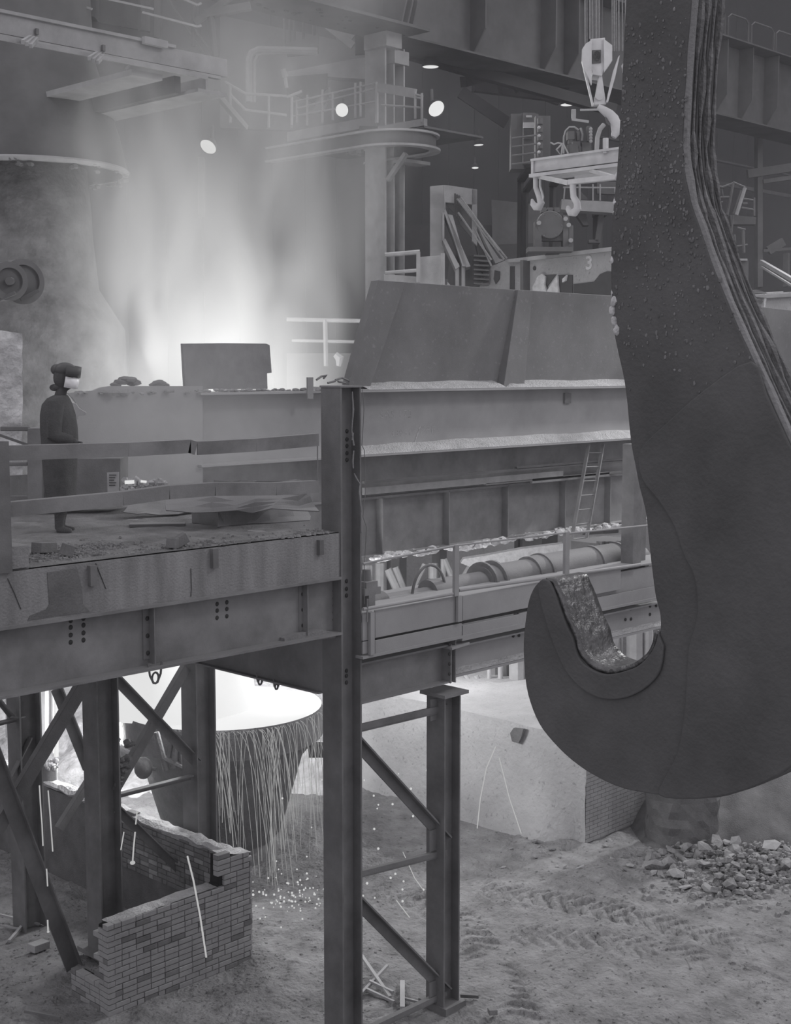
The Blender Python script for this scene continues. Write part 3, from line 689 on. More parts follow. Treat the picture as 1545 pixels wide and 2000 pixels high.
for j in range(k + 1):
    z = 2.36 + (5.2 - 2.36) * j / k; t = j / k
    for i in range(n):
        a = 2*math.pi*i/n; r_ = (1.12 - .10*t + .15*(1-t)**4) * (1 + .10*noise.noise(Vector((math.cos(a)*2, math.sin(a)*2, z*.4))))
        V.append((PC.x - .42 + r_*math.cos(a), PC.y + .30 + r_*math.sin(a)*.7, z))
m.v = V; m.f = [(j*n+i, j*n+(i+1) % n, (j+1)*n+(i+1) % n, (j+1)*n+i) for j in range(k) for i in range(n)]; m.sm = True
m.build('molten_cascade', 'hot', None, 'broad white-hot cascade of slag pouring down into the pot', 'molten slag')
# spark trails over the rim, drawn as thin glowing tubes
m = MB(); rr = random.Random(11)
for i in range(95):
    a = R(rr.uniform(0, 360)); px = rr.uniform(418, 628) if i < 125 else rr.uniform(335, 372)
    # a point on the front rim below this pixel
    s = (px - 433) / 197
    if abs(s) > .99: continue
    fr = -math.sqrt(1 - s*s)
    p0 = Vector((PC.x, PC.y, 2.38)) + RT * (s*PR*1.0) + FH * (fr*PR*1.01)
    vx = rr.uniform(.0, .75) * (1 if rr.random() < .85 else -.4); vy = rr.uniform(-.35, -.02); drop = rr.uniform(.8, 2.7); L_ = []
    for q in range(9):
        t = q/8 * math.sqrt(drop / 4.9); z = 2.38 - 4.9*t*t
        L_.append(p0 + RT*(vx*t) + FH*(vy*t) + Vector((0, 0, z - 2.38)))
    m.tube(L_, [rr.uniform(.002, .0045)] * 9, 4)
m.build('spark_streaks', 'molten', None, 'curtain of thin glowing spark trails falling from the front rim of the pot', 'molten slag', kind='stuff')
m = MB()
for i in range(150):
    px = rr.gauss(570, 45) if i < 100 else rr.uniform(560, 900); py = rr.gauss(1745, 22) if i < 90 else rr.uniform(1500, 1800)
    if not 490 < px < 1000: continue
    p = PZ(px, min(max(py, 1560), 1990), .05) if i < 90 else W(px, py, rr.uniform(16.5, 19))
    m.ball(p, rr.uniform(.008, .018), (1, 1, 1), 5)
m.build('spark_droplets', 'spark', None, 'scatter of tiny bright slag droplets over the ground beyond the brick enclosure', 'sparks', kind='stuff')
def strand(pts, d, r, label, bead=0):  # spark trails drawn as hanging glowing tubes
    mb = MB().tube([W(x, y, d) for x, y in pts], r, 6)
    if bead: mb.ball(W(*pts[-1], d), bead, (1.2, 1, .8), 6)
    return mb.build('spark_trail', 'strand', None, label, 'molten slag', 'thin spark trails falling among the trestle legs')
strand([(77,1534),(79,1570),(82,1610),(84,1652)], 16.2, .008, 'left of two long thin spark trails behind the crossed braces')
strand([(94,1544),(97,1580),(100,1620),(103,1663)], 16.2, .008, 'right of two long thin spark trails behind the crossed braces')
strand([(91,1697),(93,1731)], 16.2, .008, 'short spark trail low down behind the crossed brace'); strand([(93,1797),(94,1820)], 16.2, .009, 'lowest short spark trail beside the left brace foot', .015)
strand([(264,1625),(261,1655),(259,1685)], 16.8, .010, 'spark trail ending in a bead between the two enclosure columns', .03)
strand([(268,1584),(265,1610)], 16.8, .009, 'short spark trail hanging at the top of the dark side wall')
strand([(242,1625),(236,1660)], 16.8, .008, 'short slanting spark trail close to the right side of the left enclosure column')
strand([(366,1672),(378,1720),(391,1790),(403,1870)], 15.6, .011, 'longest spark trail slanting down across the face of the brick enclosure')
strand([(968,1458),(950,1500),(938,1560),(932,1618)], 18, .008, 'curved spark trail falling in front of the pale refractory wall, left'); strand([(975,1480),(995,1560),(1018,1628)], 18, .007, 'curved spark trail falling in front of the pale refractory wall, right')
strand([(787,1664),(810,1715),(828,1740)], 18, .006, 'faint spark trail between the tall and the lower column'); strand([(774,1758),(800,1792)], 18, .007, 'short bright spark trail between the columns above the dropped rods')

# ================================================================ low background behind the trestles
E = PZ(1143, 1648, 0); hE = PX(1060, 1425, E.x).z
rw = thing('refractory_wall', 'large pale refractory block wall behind the hook tip, chipped at its edge', 'wall block', tuple(E))
m = MB(); n, k = 50, 14; V = []
for i in range(n + 1):
    for j in range(k + 1):
        y = E.y + 13*i/n; z = hE*j/k - .1*(1-j/k); x = E.x + .05*noise.noise(Vector((y*1.5, z*1.5, 0))) + .02*noise.noise(Vector((y*6, z*6, 0))) - .5*(1 - j/k)**2.5 * (i > 1)
        V.append((x, y, z + (.05*noise.noise(Vector((y*2, 9, 0))) if j == k else 0)))
for i in range(n):
    for j in range(k): a = i*(k+1)+j; m.f.append((a, a+1, a+k+2, a+k+1))
m.v = V; o = m.build('pale_face', 'slagwall', rw)
for p in o.data.polygons: p.use_smooth = True
MB().box((E.x+.03, E.y+.03, -.1), (E.x+3.2, E.y+13, hE-.04)).build('core', 'slagwall', rw)
m = MB(); r0 = 0; z = 0
while z < hE - .03:
    x = E.x + (-.1 if r0 % 2 else 0)
    while x < E.x + 3.0: m.box((max(x, E.x+.0)+.004, E.y, z+.004), (min(x+.21, E.x+3.1), E.y+.1, z+.064)); x += .215
    z += .068; r0 += 1
m.build('brick_course', 'brick', rw).__setitem__('kind', 'stuff')
pts = [PX(x, y, E.x - .09) for x, y in ((996,1432),(1003,1422),(1022,1424),(1018,1440),(1012,1452),(1000,1448))]
MB().prism(pts, (.05, 0, 0)).build('stain_patch', 'patch', rw)
# bright frames and lining behind the walkway
bw = thing('lining_wall', 'pale lining wall glimpsed behind the pipe and the walkway', 'wall', (14, 27, 0))
MB().box((13, 27, 0), (48, 27.3, PY(712, 1060, 27).z)).build('pale_face', 'slagwall', bw)
bf = thing('brace_frame', 'bright upright posts with leaning struts behind the pipe', 'frame', (16, 25, 2))
def pbar(p, q, w_, d_, parent, m='pale'): MB().tube([W(*p, d_), W(*q, d_)], w_, 8).build('post' if abs(p[0]-q[0]) < 6 else 'strut', m, parent)
for p, q, w_ in (((742,1100),(742,1170),.11),((757,1112),(785,1170),.09),((772,1108),(792,1160),.07),((830,1102),(806,1152),.06),((846,1100),(846,1130),.10),((866,1092),(866,1130),.06),((868,1092),(884,1128),.07),((922,1100),(900,1135),.06),((716,1104),(716,1150),.09),((724,1104),(724,1150),.05),
                 ((936,1095),(936,1120),.06)): pbar(p, q, w_*1.0, 29.5, bf)
MB().prism([W(x, y, 29) for x, y in ((905,1092),(950,1085),(1020,1072),(1100,1062),(1100,1098),(1060,1105),(1030,1110),(975,1112),(945,1118),(900,1100))], FH*.3).build('slumped_sheet', 'white', bf)
MB().prism([W(x, y, 29) for x, y in ((1112,1050),(1200,1045),(1236,1042),(1236,1052),(1160,1058),(1145,1085),(1112,1090))], FH*.3).build('slumped_sheet', 'pale', bf)
def leg(par, px, py, d_, w_=.12, m='far', back=0):
    p = W(px, py, d_); q = p + FH*back
    mb = MB()
    if back: mb.bar(p, q, w_*2, .08, (0, 0, 1), (0, -.04)); p = q; w_ = w_*.6; m = 'fard'
    mb.box((p.x-w_, p.y-w_, -.05), (p.x+w_, p.y+w_, p.z)).build('support_leg', m, par)
b2 = thing('brace_frame', 'lit posts and diagonal struts standing behind the pale refractory wall', 'frame', tuple(W(960, 1400, 27)))
for p, q, w_ in (((940,1330),(918,1385),.07),((930,1320),(952,1380),.05),((905,1315),(925,1340),.04),((956,1300),(955,1395),.045),((977,1298),(978,1400),.05),((1036,1330),(1000,1392),.09),((1010,1290),(1010,1375),.16),((1030,1280),(1030,1330),.06)): pbar(p, q, w_, 27, b2)
pbar((988,1290), (990,1402), .12, 27.3, b2, 'far'); pbar((966,1298), (967,1398), .10, 27.4, b2, 'dark'); pbar((1050,1330), (1060,1420), .25, 27.6, b2, 'far')
for p, q, w_ in (((1195,1235),(1195,1300),.14),((1215,1240),(1215,1302),.02),((1240,1235),(1240,1300),.16),((1265,1230),(1265,1290),.10)): pbar(p, q, w_, 25, b2)
# crusted bank behind the left trestle
m = MB(); n, k = 70, 26; V = []
for i in range(n + 1):
    for j in range(k + 1):
        px = -60 + 700*i/n; t = j/k; d_ = 24.6 + 4.5*t**1.3; py = 1640 - 360*t
        p = W(px, py, d_); q = noise.noise(p*1.1)*.35 + noise.noise(p*3.5)*.14 + noise.noise(p*9)*.05
        V.append(p + Vector((-q, -q, q*.6)))
for i in range(n):
    for j in range(k): a = i*(k+1)+j; m.f.append((a, a+k+1, a+k+2, a+1))
m.v = V; o = m.build('slag_bank', 'crust', None, 'pale crusted slag bank rising behind the left trestle legs', 'slag heap')
for p in o.data.polygons: p.use_smooth = True
lf = thing('leaning_post', 'pale upright posts at the far left behind the trestle', 'post', tuple(W(92, 1460, 23)))
for p, q, w_ in (((92,1345),(92,1470),.14), ((85,1345),(85,1470),.05), ((18,1350),(18,1440),.06)): pbar(p, q, w_, 23.4, lf)
MB().tube([W(110, 1340, 23.2), W(110, 1478, 23.2)], .04, 8).build('bright_slot_glow', 'hot', None, 'thin glowing bar added for a bright vertical slot behind the left crossed brace', 'molten slag')  # glowing tube stands in for a bright slot
pf = thing('pot_carriage', 'dark carriage frame and hanging bars left of the slag pot', 'frame', tuple(W(320, 1500, 20.5)))
for p, q, w_ in (((305,1430),(325,1505),.05),((345,1440),(340,1500),.05),((335,1450),(325,1500),.03),((352,1455),(356,1500),.03),((318,1480),(370,1505),.05),((265,1493),(305,1503),.03)): pbar(p, q, w_, 20.4, pf, 'pot')
MB().ball(W(280, 1500, 20.4), .14, (1, 1, 1.2), 8).build('hanging_weight', 'pot', pf)

# ================================================================ the big crane hook in the foreground
HX = 5.1
def HP(x, y, off=0): p = PX(x, y, HX); return Vector((HX + off, p.y, p.z))
IN = [(1350,-60),(1350,0),(1342,100),(1336,200),(1333,280),(1337,330),(1350,400),(1365,440),(1385,500),(1420,590),(1460,680),(1500,770),(1545,868),(1600,975),(1645,1100),(1665,1200),(1662,1300),(1640,1380),(1600,1450),(1545,1498),(1510,1520),(1460,1542),(1400,1556),(1340,1560),(1280,1553),(1220,1540),(1170,1520),(1130,1495),(1090,1460),(1060,1425),(1040,1385),(1028,1340),(1022,1285),(1024,1235),(1030,1185),(1040,1152),(1053,1136),(1063,1130),(1075,1134),(1083,1147),(1090,1165),(1102,1200),(1112,1225),(1123,1248),(1130,1275),(1140,1292),(1152,1302),(1168,1311),(1187,1316),(1208,1314),(1226,1309),(1247,1301),(1268,1283),(1282,1260),(1289,1236),(1289,1203),(1281,1168),(1274,1119),(1266,1048),(1259,992),(1245,930),(1232,860),(1220,750),(1205,680),(1196,620),(1193,500),(1198,400),(1207,300),(1215,150),(1222,0),(1224,-60)]
hkk = thing('crane_hook', 'huge dark laminated crane hook hanging close by at the right, tip turned up', 'hook', tuple(HP(1300, 1560)))
TH = .052
rh = random.Random(5)
IN0 = IN; IN = smooth([(1352,-220),(1351,-140)] + IN + [(1225,-140),(1226,-220)], 3, True)
cen = HP(1330, 900)
for k in range(5):
    j = rh.uniform(-.004, .004)
    P = []
    for i, (x, y) in enumerate(IN):
        p = HP(x, y, k*TH); d = (p - cen); d.x = 0
        if not 1 < y: j2 = 0
        else: j2 = j + .006*noise.noise(Vector((i*.3, k*3.1, 0)))
        P.append(p + d.normalized()*j2)
    o = MB().prism(P, (TH - .006, 0, 0)).build('lamination_plate', 'hook', hkk, bevel=.006)
# inner rim plate around the mouth, cheek plates on the shank
mo = [(1053,1139),(1063,1131),(1075,1134),(1083,1147),(1090,1165),(1102,1200),(1112,1225),(1123,1248),(1130,1275),(1140,1292),(1152,1302),(1168,1311),(1187,1316),(1208,1314),(1226,1309),(1247,1301),(1268,1283),(1282,1260),(1289,1236)]
rim = [(1300,1262),(1292,1310),(1265,1342),(1225,1362),(1180,1364),(1140,1345),(1108,1310),(1085,1260),(1068,1210),(1056,1165)]
mo_s = smooth(mo, 3); rim_s = smooth(rim, 4)
MB().prism([HP(x, y, -.016) for x, y in mo_s + rim_s], (.016, 0, 0)).build('mouth_rim_plate', 'hook', hkk, bevel=.008)
MB().prism([HP(x, y, -.014) for x, y in smooth(((1252,880),(1256,935),(1290,980),(1320,1030),(1338,1085),(1356,1120),(1364,1165),(1362,1215),(1348,1262),(1343,1330),(1338,1400),(1325,1470),(1300,1520),(1290,1553),(1340,1560),(1400,1556),(1460,1542),(1510,1520),(1545,1498),(1600,1450),(1640,1380),(1662,1300),(1665,1200),(1645,1100),(1600,975),(1545,868),(1500,770),(1470,705),(1380,760),(1300,830)), 3, True)], (.014, 0, 0)).build('cheek_plate', 'hook', hkk, bevel=.02)
# worn saddle lining the mouth (lit, polished)
sad = smooth([(1063,1131)] + mo[2:], 3)
m = MB(); n = len(sad); K = 9; V = []
for i, (x, y) in enumerate(sad):
    p0 = HP(x, y)
    for j in range(K):
        t = j/(K-1); p = p0 + Vector((5*TH*t, 0, 0)); c = HP(1215, 1200); d = (Vector((0, c.y, c.z)) - Vector((0, p.y, p.z))).normalized()
        V.append(p + d*(.012 + .010*noise.noise(Vector((i*.23, t*4, 0))) + .004*noise.noise(Vector((i*1.0, t*12, 0)))))
m.v = V; m.f = [(i*K+j, (i+1)*K+j, (i+1)*K+j+1, i*K+j+1) for i in range(n-1) for j in range(K-1)]
o = m.build('worn_saddle', 'wear', hkk); o.modifiers.new('s', 'SOLIDIFY').thickness = .02; o.modifiers['s'].offset = 0
for p in o.data.polygons: p.use_smooth = True
# torn edges of the plates down the right side of the shank
ed = IN0[0:17]
for k in range(5):
    V = []; m = MB()
    pts = []
    for (x0_, y0_), (x1_, y1_) in zip(ed[:-1], ed[1:]):
        for t in (0, .33, .66): pts.append((x0_ + (x1_-x0_)*t, y0_ + (y1_-y0_)*t))
    for i, (x, y) in enumerate(pts):
        p = HP(x, y, k*TH + .022); g = (.016 if k == 0 else .006) + (.006 if k == 0 else .02)*max(0, noise.noise(Vector((i*.35, k*5.3, 1))) + .2)
        V.append((p + Vector((0, -.004, 0)), g))
    m.tube([a for a, g in V], [g for a, g in V], 6); m.build('torn_plate_edge', 'conc' if k == 0 else 'hookside', hkk)  # nearest edge gets a paler colour as a painted rim highlight
# slag splatter on shank and beads along the left edge
m = MB()
le = IN0[54:]
for i in range(60):
    k = rh.randrange(len(le) - 1); t = rh.random(); x = le[k][0]*(1-t) + le[k+1][0]*t; y = le[k][1]*(1-t) + le[k+1][1]*t
    if y > 700 or y < 120: continue
    p = HP(x, y, .02 + rh.random()*.2); m.ball(p + Vector((0, .005, 0)), rh.uniform(.008, .016), (1, .8, 1.5), 5, .2)
for y, x in zip(range(240, 660, 22), (1210,1209,1207,1206,1204,1203,1201,1200,1199,1197,1196,1195,1195,1195,1196,1196,1197,1199,1202,1204)):
    m.ball(HP(x, y + rh.uniform(-5, 5), rh.uniform(.01, .05)), rh.uniform(.012, .018), (1, .8, 1.6), 6, .15)
for x, y in ((1199,590),(1196,606),(1200,628),(1205,645)): m.ball(HP(x, y, .0), .018, (1, .8, 1.3), 6, .2)
m.build('slag_beads', 'bead', hkk).__setitem__('kind', 'stuff')
m = MB()
for i in range(900):
    y = rh.triangular(-20, 800, 330); xl_ = 1222 - y*.04; x = rh.uniform(xl_, 1340 + max(0, y-420)*.35)
    if y > 400: x = rh.uniform(1200 + max(0, y-600)*.12, 1345 + (y-400)*.42)
    m.ball(HP(x, y, -.001), rh.uniform(.002, .0075), (.55, 1, rh.uniform(.8, 1.6)), 4, .3)
m.build('splatter', 'hookside', hkk).__setitem__('kind', 'stuff')

# ================================================================ runway girder, tower and hall steel
rg_ = thing('runway_girder', 'deep crane runway girder crossing the top of the hall with tapered stiffeners', 'girder', tuple(PY(790, 70, 24.8)))
ZR = PY(790, 67, 24.8).z; ZT = PY(1395, 60, 24.8).z; xc_ = PY(790, 67, 24.8).x
MB().box((xc_, 25.5, ZR), (95, 25.54, ZT)).box((xc_, 24.8, ZR-.05), (95, 26.2, ZR)).box((xc_, 24.8, ZT-.05), (95, 26.2, ZT)).build('web_and_flanges', 'far', rg_)
for px in (945, 1083, 1128, 1172, 1420, 1470, 1520):
    x = PY(px, 60, 25.0).x; MB().prism([(x, 25.5, ZT), (x, 24.95, ZT), (x, 24.95, ZR + .75), (x, 25.45, ZR + .05), (x, 25.5, ZR + .05)], (.05, 0, 0)).build('stiffener', 'far', rg_)
r2 = thing('runway_girder', 'pale girder with a wide scaly bottom flange, top centre left of the tower', 'girder', (10, 24.1, ZR))
xg = 9.0
MB().box((xg, 24.9, ZR), (xc_ - .1, 24.95, ZR + 4)).box((xg, 24.0, ZR-.05), (xc_ + .1, 25.6, ZR+.02)).build('web_and_flange', 'far', r2)
m = MB()
for i in range(70): m.ball((rnd.uniform(xg, xc_), rnd.uniform(24.2, 25.4), ZR - .06), rnd.uniform(.02, .06), (1.5, 1, .5), 5, .4)
m.build('scale_flakes', 'fard', r2)
for px in (765, 777, 787):
    x = PY(px, 20, 24.6).x; MB().prism([(x, 24.95, ZR+4), (x, 24.3, ZR+4), (x, 24.1, ZR+.6), (x, 24.3, ZR), (x, 24.95, ZR)], (.05, 0, 0)).build('stiffener', 'far', r2)
# handrail hoops on the runway
m = MB()
hr = thing('walkway_handrail', 'thin hooped handrail on top of the runway girder, top right', 'railing', (40, 25, ZT))
for px0, px1 in ((1405,1416),(1422,1462),(1468,1512),(1516,1560)):
    a = PY(px0, 60, 25.1).x; b = PY(px1, 60, 25.1).x; MB().tube([(a, 25.1, ZT), (a, 25.1, ZT+.72), (a+.2, 25.1, ZT+.85), (b-.2, 25.1, ZT+.85), (b, 25.1, ZT+.72), (b, 25.1, ZT)], .03, 6).build('hoop', 'far', hr)
# lower rail band on far wall of the crane aisle, posts
bd = thing('wall_girt', 'long pale girt crossing the dark cladding behind the hook shank', 'beam', tuple(PY(1395, 330, 45)))
for (y0, y1, Y) in ((225, 232, 27), (310, 314, 40), (352, 362, 44)):
    a = PY(1395, y0, Y); MB().box((a.x-10, Y, a.z - (y1-y0)/FPX*55), (a.x+40, Y+.3, a.z)).build('girt', 'far', bd)
ct = W(752, 300, 34.5)
tw = thing('tower_column', 'tall pale H column in the middle distance with stained webs', 'column', (ct.x, ct.y, 0))
hcol(MB(), ct.x, ct.y, 0, ZR-.35, .72, .05).box((ct.x+.33, ct.y+.02, 0), (ct.x+.37, ct.y+.3, ZR-.35)).build('shaft', 'pale', tw)
MB().box((ct.x-.15, ct.y-.2, ZR-.42), (ct.x+.4, ct.y+.6, ZR-.06)).box((ct.x+.3, ct.y-.05, ZR-.75), (ct.x+.82, ct.y+.7, ZR-.42)).build('cap', 'pale', tw)
MB().bar(W(793, 300, 33.6), W(758, 352, 34), .12, .1).build('knee_brace', 'pale', tw)
MB().box(tuple(W(791, 309, 34.2)), tuple(W(818, 320, 34.6) + Vector((.4,.4,0)))).build('stub_bracket', 'pale', tw)
# platform on the tower
tp_ = thing('tower_platform', 'railed service platform wrapped around the tower column', 'platform', tuple(W(828, 240, 33)))
XP = ct.x - .35
def xbox(m, px0, px1, pt, pb, X, th): a = PX(px0, pt, X); b = PX(px0, pb, X); c = PX(px1, pt, X); return m.box((X, a.y, b.z), (X+th, c.y, a.z))
xbox(MB(), 828, 738, 231, 247, XP, .12).build('kick_plate', 'pale', tp_); xbox(MB(), 735, 560, 226, 246, XP+.3, .12).build('kick_plate', 'pale', tp_)
zpl = PX(828, 245, XP).z
MB().box((XP, PX(828,245,XP).y, zpl-.05), (XP+2.2, PX(560,245,XP).y, zpl)).prism([PX(x, y, XP+.02) for x, y in ((702,246),(828,247),(808,262),(765,255),(742,262),(700,262))], (.3,0,0)).build('deck', 'far', tp_)
def xt(p, q, r=.025, X=None, name='rail'): X = XP if X is None else X; MB().tube([PX(*p, X), PX(*q, X)], r, 6).build(name, 'pale', tp_)
xt((735,162),(570,200)); xt((735,172),(580,212)); xt((735,198),(570,228)); xt((743,168),(826,188)); xt((743,178),(822,192)); xt((745,205),(820,210))
for x, a, b in ((735,160,240),(737,165,240),(704,160,228),(694,162,230),(630,175,240),(570,195,250),(600,185,245),(811,175,232),(824,182,240),(650,180,235),(580,195,240)): xt((x, a), (x, b), .035, name='post')
for p, q in (((738,170),(812,183)),): a = PX(*p, XP); b = PX(*q, XP); MB().bar(a, b, .05, .22).build('rail_board', 'pale', tp_)
MB().prism([PX(x, y, XP+1.5) for x, y in ((640,170),(610,215),(590,222),(625,222),(642,190))], (.1,0,0)).build('gusset', 'pale', tp_)
# curved monorail
mr = thing('curved_monorail', 'flat steel monorail loop curving around the tower column under its platform', 'rail', tuple(W(775, 280, 33.5)))
c0 = W(772, 281, 33.4); r0 = .98; P = []
for i in range(5): P.append(c0 + Vector((-r0, 3.6 - i*.85, 0)))
for i in range(19): a = math.pi + math.pi*i/18; P.append(c0 + Vector((r0*math.cos(a), r0*math.sin(a), 0)))
for i in range(5): P.append(c0 + Vector((r0, i*.5, 0)))
for off, hh, ww in ((.17, .05, .22), (-.17, .05, .26), (0, .32, .04)):
    V = []; m = MB()
    for i, p in enumerate(P):
        d = (P[min(i+1, len(P)-1)] - P[max(i-1, 0)]).normalized(); nn = Vector((d.y, -d.x, 0))
        for a, b in ((-1,-1),(1,-1),(1,1),(-1,1)): V.append(p + nn*ww/2*a + Vector((0, 0, off + hh/2*b)))
    for i in range(len(P)-1):
        for k in range(4): k2 = (k+1) % 4; m.f.append((i*4+k, i*4+k2, (i+1)*4+k2, (i+1)*4+k))
    m.v = V; m.build('rail_flange' if off else 'rail_web', 'far' if abs(off) < .01 else 'pale', mr)
MB().box(tuple(W(680,265,34)), tuple(W(700,300,34)+Vector((.3,.3,0)))).tube([W(655,284,34), W(690,278,34)], .04, 6).tube([W(690,268,34), W(702,300,34)], .06, 6).build('trolley', 'far', mr)

# flood lamps
def flood(px, py, rpx, d, nrm, label, name='flood_lamp', power=0):
    c = W(px, py, d); r_ = rpx * d / FPX; o = thing(name, label, 'lamp', tuple(c)); n_ = Vector(nrm).normalized()
    MB().lathe(c, [(0, -.02), (r_*.9, -.02), (r_*.98, .0)], 28, ax=-n_).build('lens', 'lampg', o)
    MB().lathe(c, [(r_, -.03), (r_*1.0, .03), (r_*.75, r_*.7), (r_*.3, r_*1.2), (0, r_*1.3)], 28, ax=-n_).build('reflector', 'fard', o)
    MB().tube([c - n_*r_*1.2, c - n_*r_*1.3 + Vector((0, 0, r_*1.6))], .04, 6).build('bracket', 'far', o)
    if power: lamp('flood_light', 'SPOT', c + n_*.1, power, .25, c + n_*5, spot=110)
TC = -FW
flood(668, 215, 13, 33, TC + Vector((0, 0, -.35)) - RT*.2, 'round flood lamp facing the camera on the left end of the tower platform', power=350)
flood(852, 212, 17, 32.5, TC*.62 + Vector((0, 0, -.55)) + RT*.32, 'tilted bright flood lamp on the right end of the tower platform', power=350)
flood(841, 129, 17, 37, (0, 0, -1), 'flat pendant lamp under the runway girder right of the tower', 'pendant_lamp')
flood(407, 286, 17, 30, TC*.55 + Vector((0, 0, -.6)) + RT*-.25, 'tilted flood lamp alone in the smoke left of the tower')
flood(935, 282, 10, 48, TC*.1 + Vector((0, 0, -1)), 'small distant pendant lamp, upper of the two small ones in the dark bay', 'pendant_lamp')
flood(928, 327, 7, 56, TC*.2 + Vector((0, 0, -1)), 'smallest distant pendant lamp, lowest of those in the dark bay', 'pendant_lamp')
flood(1109, 203, 15, 42, TC*.1 + Vector((0, 0, -1)), 'pendant lamp left of the hook block', 'pendant_lamp')
# underside framing of the dark bay
uf = thing('bay_framing', 'dark cross girders and trusses under the far bay right of the tower', 'roof framing', (34, 34, 15))
for p, q, w_, h_, d0, d1 in (((905,160),(965,145),.2,.3,40,42),((925,160),(1200,195),.25,.6,44,46),((960,150),(1110,170),.15,.15,40,41),((1000,160),(1010,180),.1,.1,41,41),((975,165),(978,182),.1,.1,41,41),((870,118),(1090,200),.15,.2,46,48),((800,105),(1200,215),.3,.3,38,40),((900,180),(990,240),.15,.4,46,46),((1040,180),(1200,205),.2,.25,48,48)):
    MB().bar(W(*p, d0), W(*q, d1), w_, h_).build('girder', 'fard', uf)

# ================================================================ hook block, cables, lifting beam
hb = thing('hook_block', 'pale hoist hook block hanging on cables left of the big hook', 'hoist', tuple(W(1172, 200, 24.6)))
D = 24.6
def wprism(pts, th, d_, mat_, name, parent, bevel=.01, dirv=None): return MB().prism([W(x, y, d_) for x, y in pts], (FW if dirv is None else dirv) * th).build(name, mat_, parent, bevel=bevel)
wprism([(1153,76),(1182,73),(1181,130),(1176,148),(1158,146),(1154,130)], .30, D-.05, 'blk', 'housing', hb)
wprism([(1156,78),(1156,165),(1140,132),(1137,120),(1138,94),(1145,84)], .10, D-.1, 'blk', 'side_plate', hb)
wprism([(1179,75),(1196,88),(1196,118),(1188,130),(1180,141)], .10, D-.1, 'blk', 'side_plate', hb)
wprism([(1136,118),(1143,128),(1160,205),(1157,207)], .08, D-.05, 'blk', 'strap', hb); wprism([(1211,107),(1208,110),(1198,138),(1184,200),(1188,199),(1202,150)], .08, D-.05, 'blk', 'strap', hb)
wprism([(1170,148),(1176,147),(1184,203),(1160,205)], .12, D, 'blk', 'yoke', hb)
MB().tube([W(1171,187,D-.06), W(1171,187,D+.1)], .075, 16).build('pin', 'blk', hb)
MB().prism([W(x, y, D-.08) for x, y in ((1157,98),(1174,97),(1174,122),(1157,123))], FW*.04).build('badge_plate', 'far', hb)
a = W(1166.5, 109, D-.10)
MB().tube([a + RT*.055*math.cos(R(t)) + UP*.085*math.sin(R(t)) for t in range(0, 361, 24)], .008, 5).tube([a + RT*.05 + UP*.06, a - RT*.04 - UP*.07, a - RT*.03 + UP*.07, a + RT*.04 - UP*.05], .007, 5).build('badge_monogram', 'ink', hb)
# hook and shackle under the block
P = [W(x, y, D) for x, y in ((1168,208),(1180,216),(1190,223),(1198,232),(1203,243),(1204,258),(1198,268))]
MB().tube(P, [.05, .075, .09, .10, .10, .09, .05], 12).build('hook', 'blk', hb)
MB().tube([W(1172,212,D), W(1184,226,D), W(1186,238,D), W(1192,243,D)], .03, 6).build('latch', 'dark', hb)
cb = thing('hoist_cables', 'bundle of taut hoist cables running up from the hook block', 'cable', tuple(W(1160, 80, D)))
for i, px in enumerate((1143, 1147, 1152, 1155, 1158, 1162, 1165, 1168, 1171, 1196, 1200, 1204, 1209, 1216, 1222)):
    yb_ = 92 if px < 1150 else 76 if px < 1175 else 100
    MB().tube([W(px, yb_, D + (i % 2)*.1), W(px - .5, -60, D + (i % 2)*.1)], .013, 6).build('cable', 'rope', cb)
XB = 20.0
lb = thing('lifting_beam', 'pale lifting beam with two hanging hooks, half hidden by the big hook', 'lifting beam', tuple(PX(1040, 345, XB)))
xbox(MB(), 1040, 1215, 313, 337, XB, .3).build('beam', 'blk', lb)
a = PX(1040, 311, XB); b = PX(1040, 341, XB); c = PX(1215, 311, XB)
MB().box((XB-.06, a.y, a.z-.04), (XB+.4, c.y, a.z)).box((XB-.1, a.y, b.z-.06), (XB+.45, c.y, b.z)).box((XB-.04, a.y-.0, b.z), (XB+.3, a.y-.05, a.z)).build('flanges', 'blk', lb)
MB().bar(PX(1060, 346, XB), PX(1113, 358, XB-.7), .1, .07).bar(PX(1113, 356, XB-.7), PX(1215, 345, XB-.7), .12, .08).bar(PX(1155, 333, XB), PX(1210, 349, XB-.6), .08, .06).build('outrigger', 'blk', lb)
MB().prism([PX(x, y, XB+.3) for x, y in ((1122,338),(1160,330),(1215,330),(1215,350),(1122,353))], (.05, 0, 0)).build('back_plate', 'blk', lb)
MB().tube([PX(1183, 300, XB), PX(1183, 270, XB)], .05, 8).build('hanger', 'blk', lb)
def ghook(pts, rs, X, nm='hook'): return MB().tube([PX(x, y, X) for x, y in pts], rs, 10).build(nm, 'blk', lb)
ghook([(1046,342),(1046,366),(1053,385),(1057,397),(1053,404),(1046,404),(1041,398),(1039,389)], [.045,.045,.05,.07,.075,.07,.055,.02], XB)
MB().tube([PX(1055,342,XB), PX(1055,364,XB), PX(1061,385,XB), PX(1058,397,XB)], .022, 6).build('hook', 'blk', lb)
ghook([(1119,356),(1119,368),(1120,384),(1127,396),(1128,407),(1122,415),(1114,415),(1110,408),(1109,402)], [.06,.055,.055,.06,.07,.075,.065,.05,.02], XB-.7)

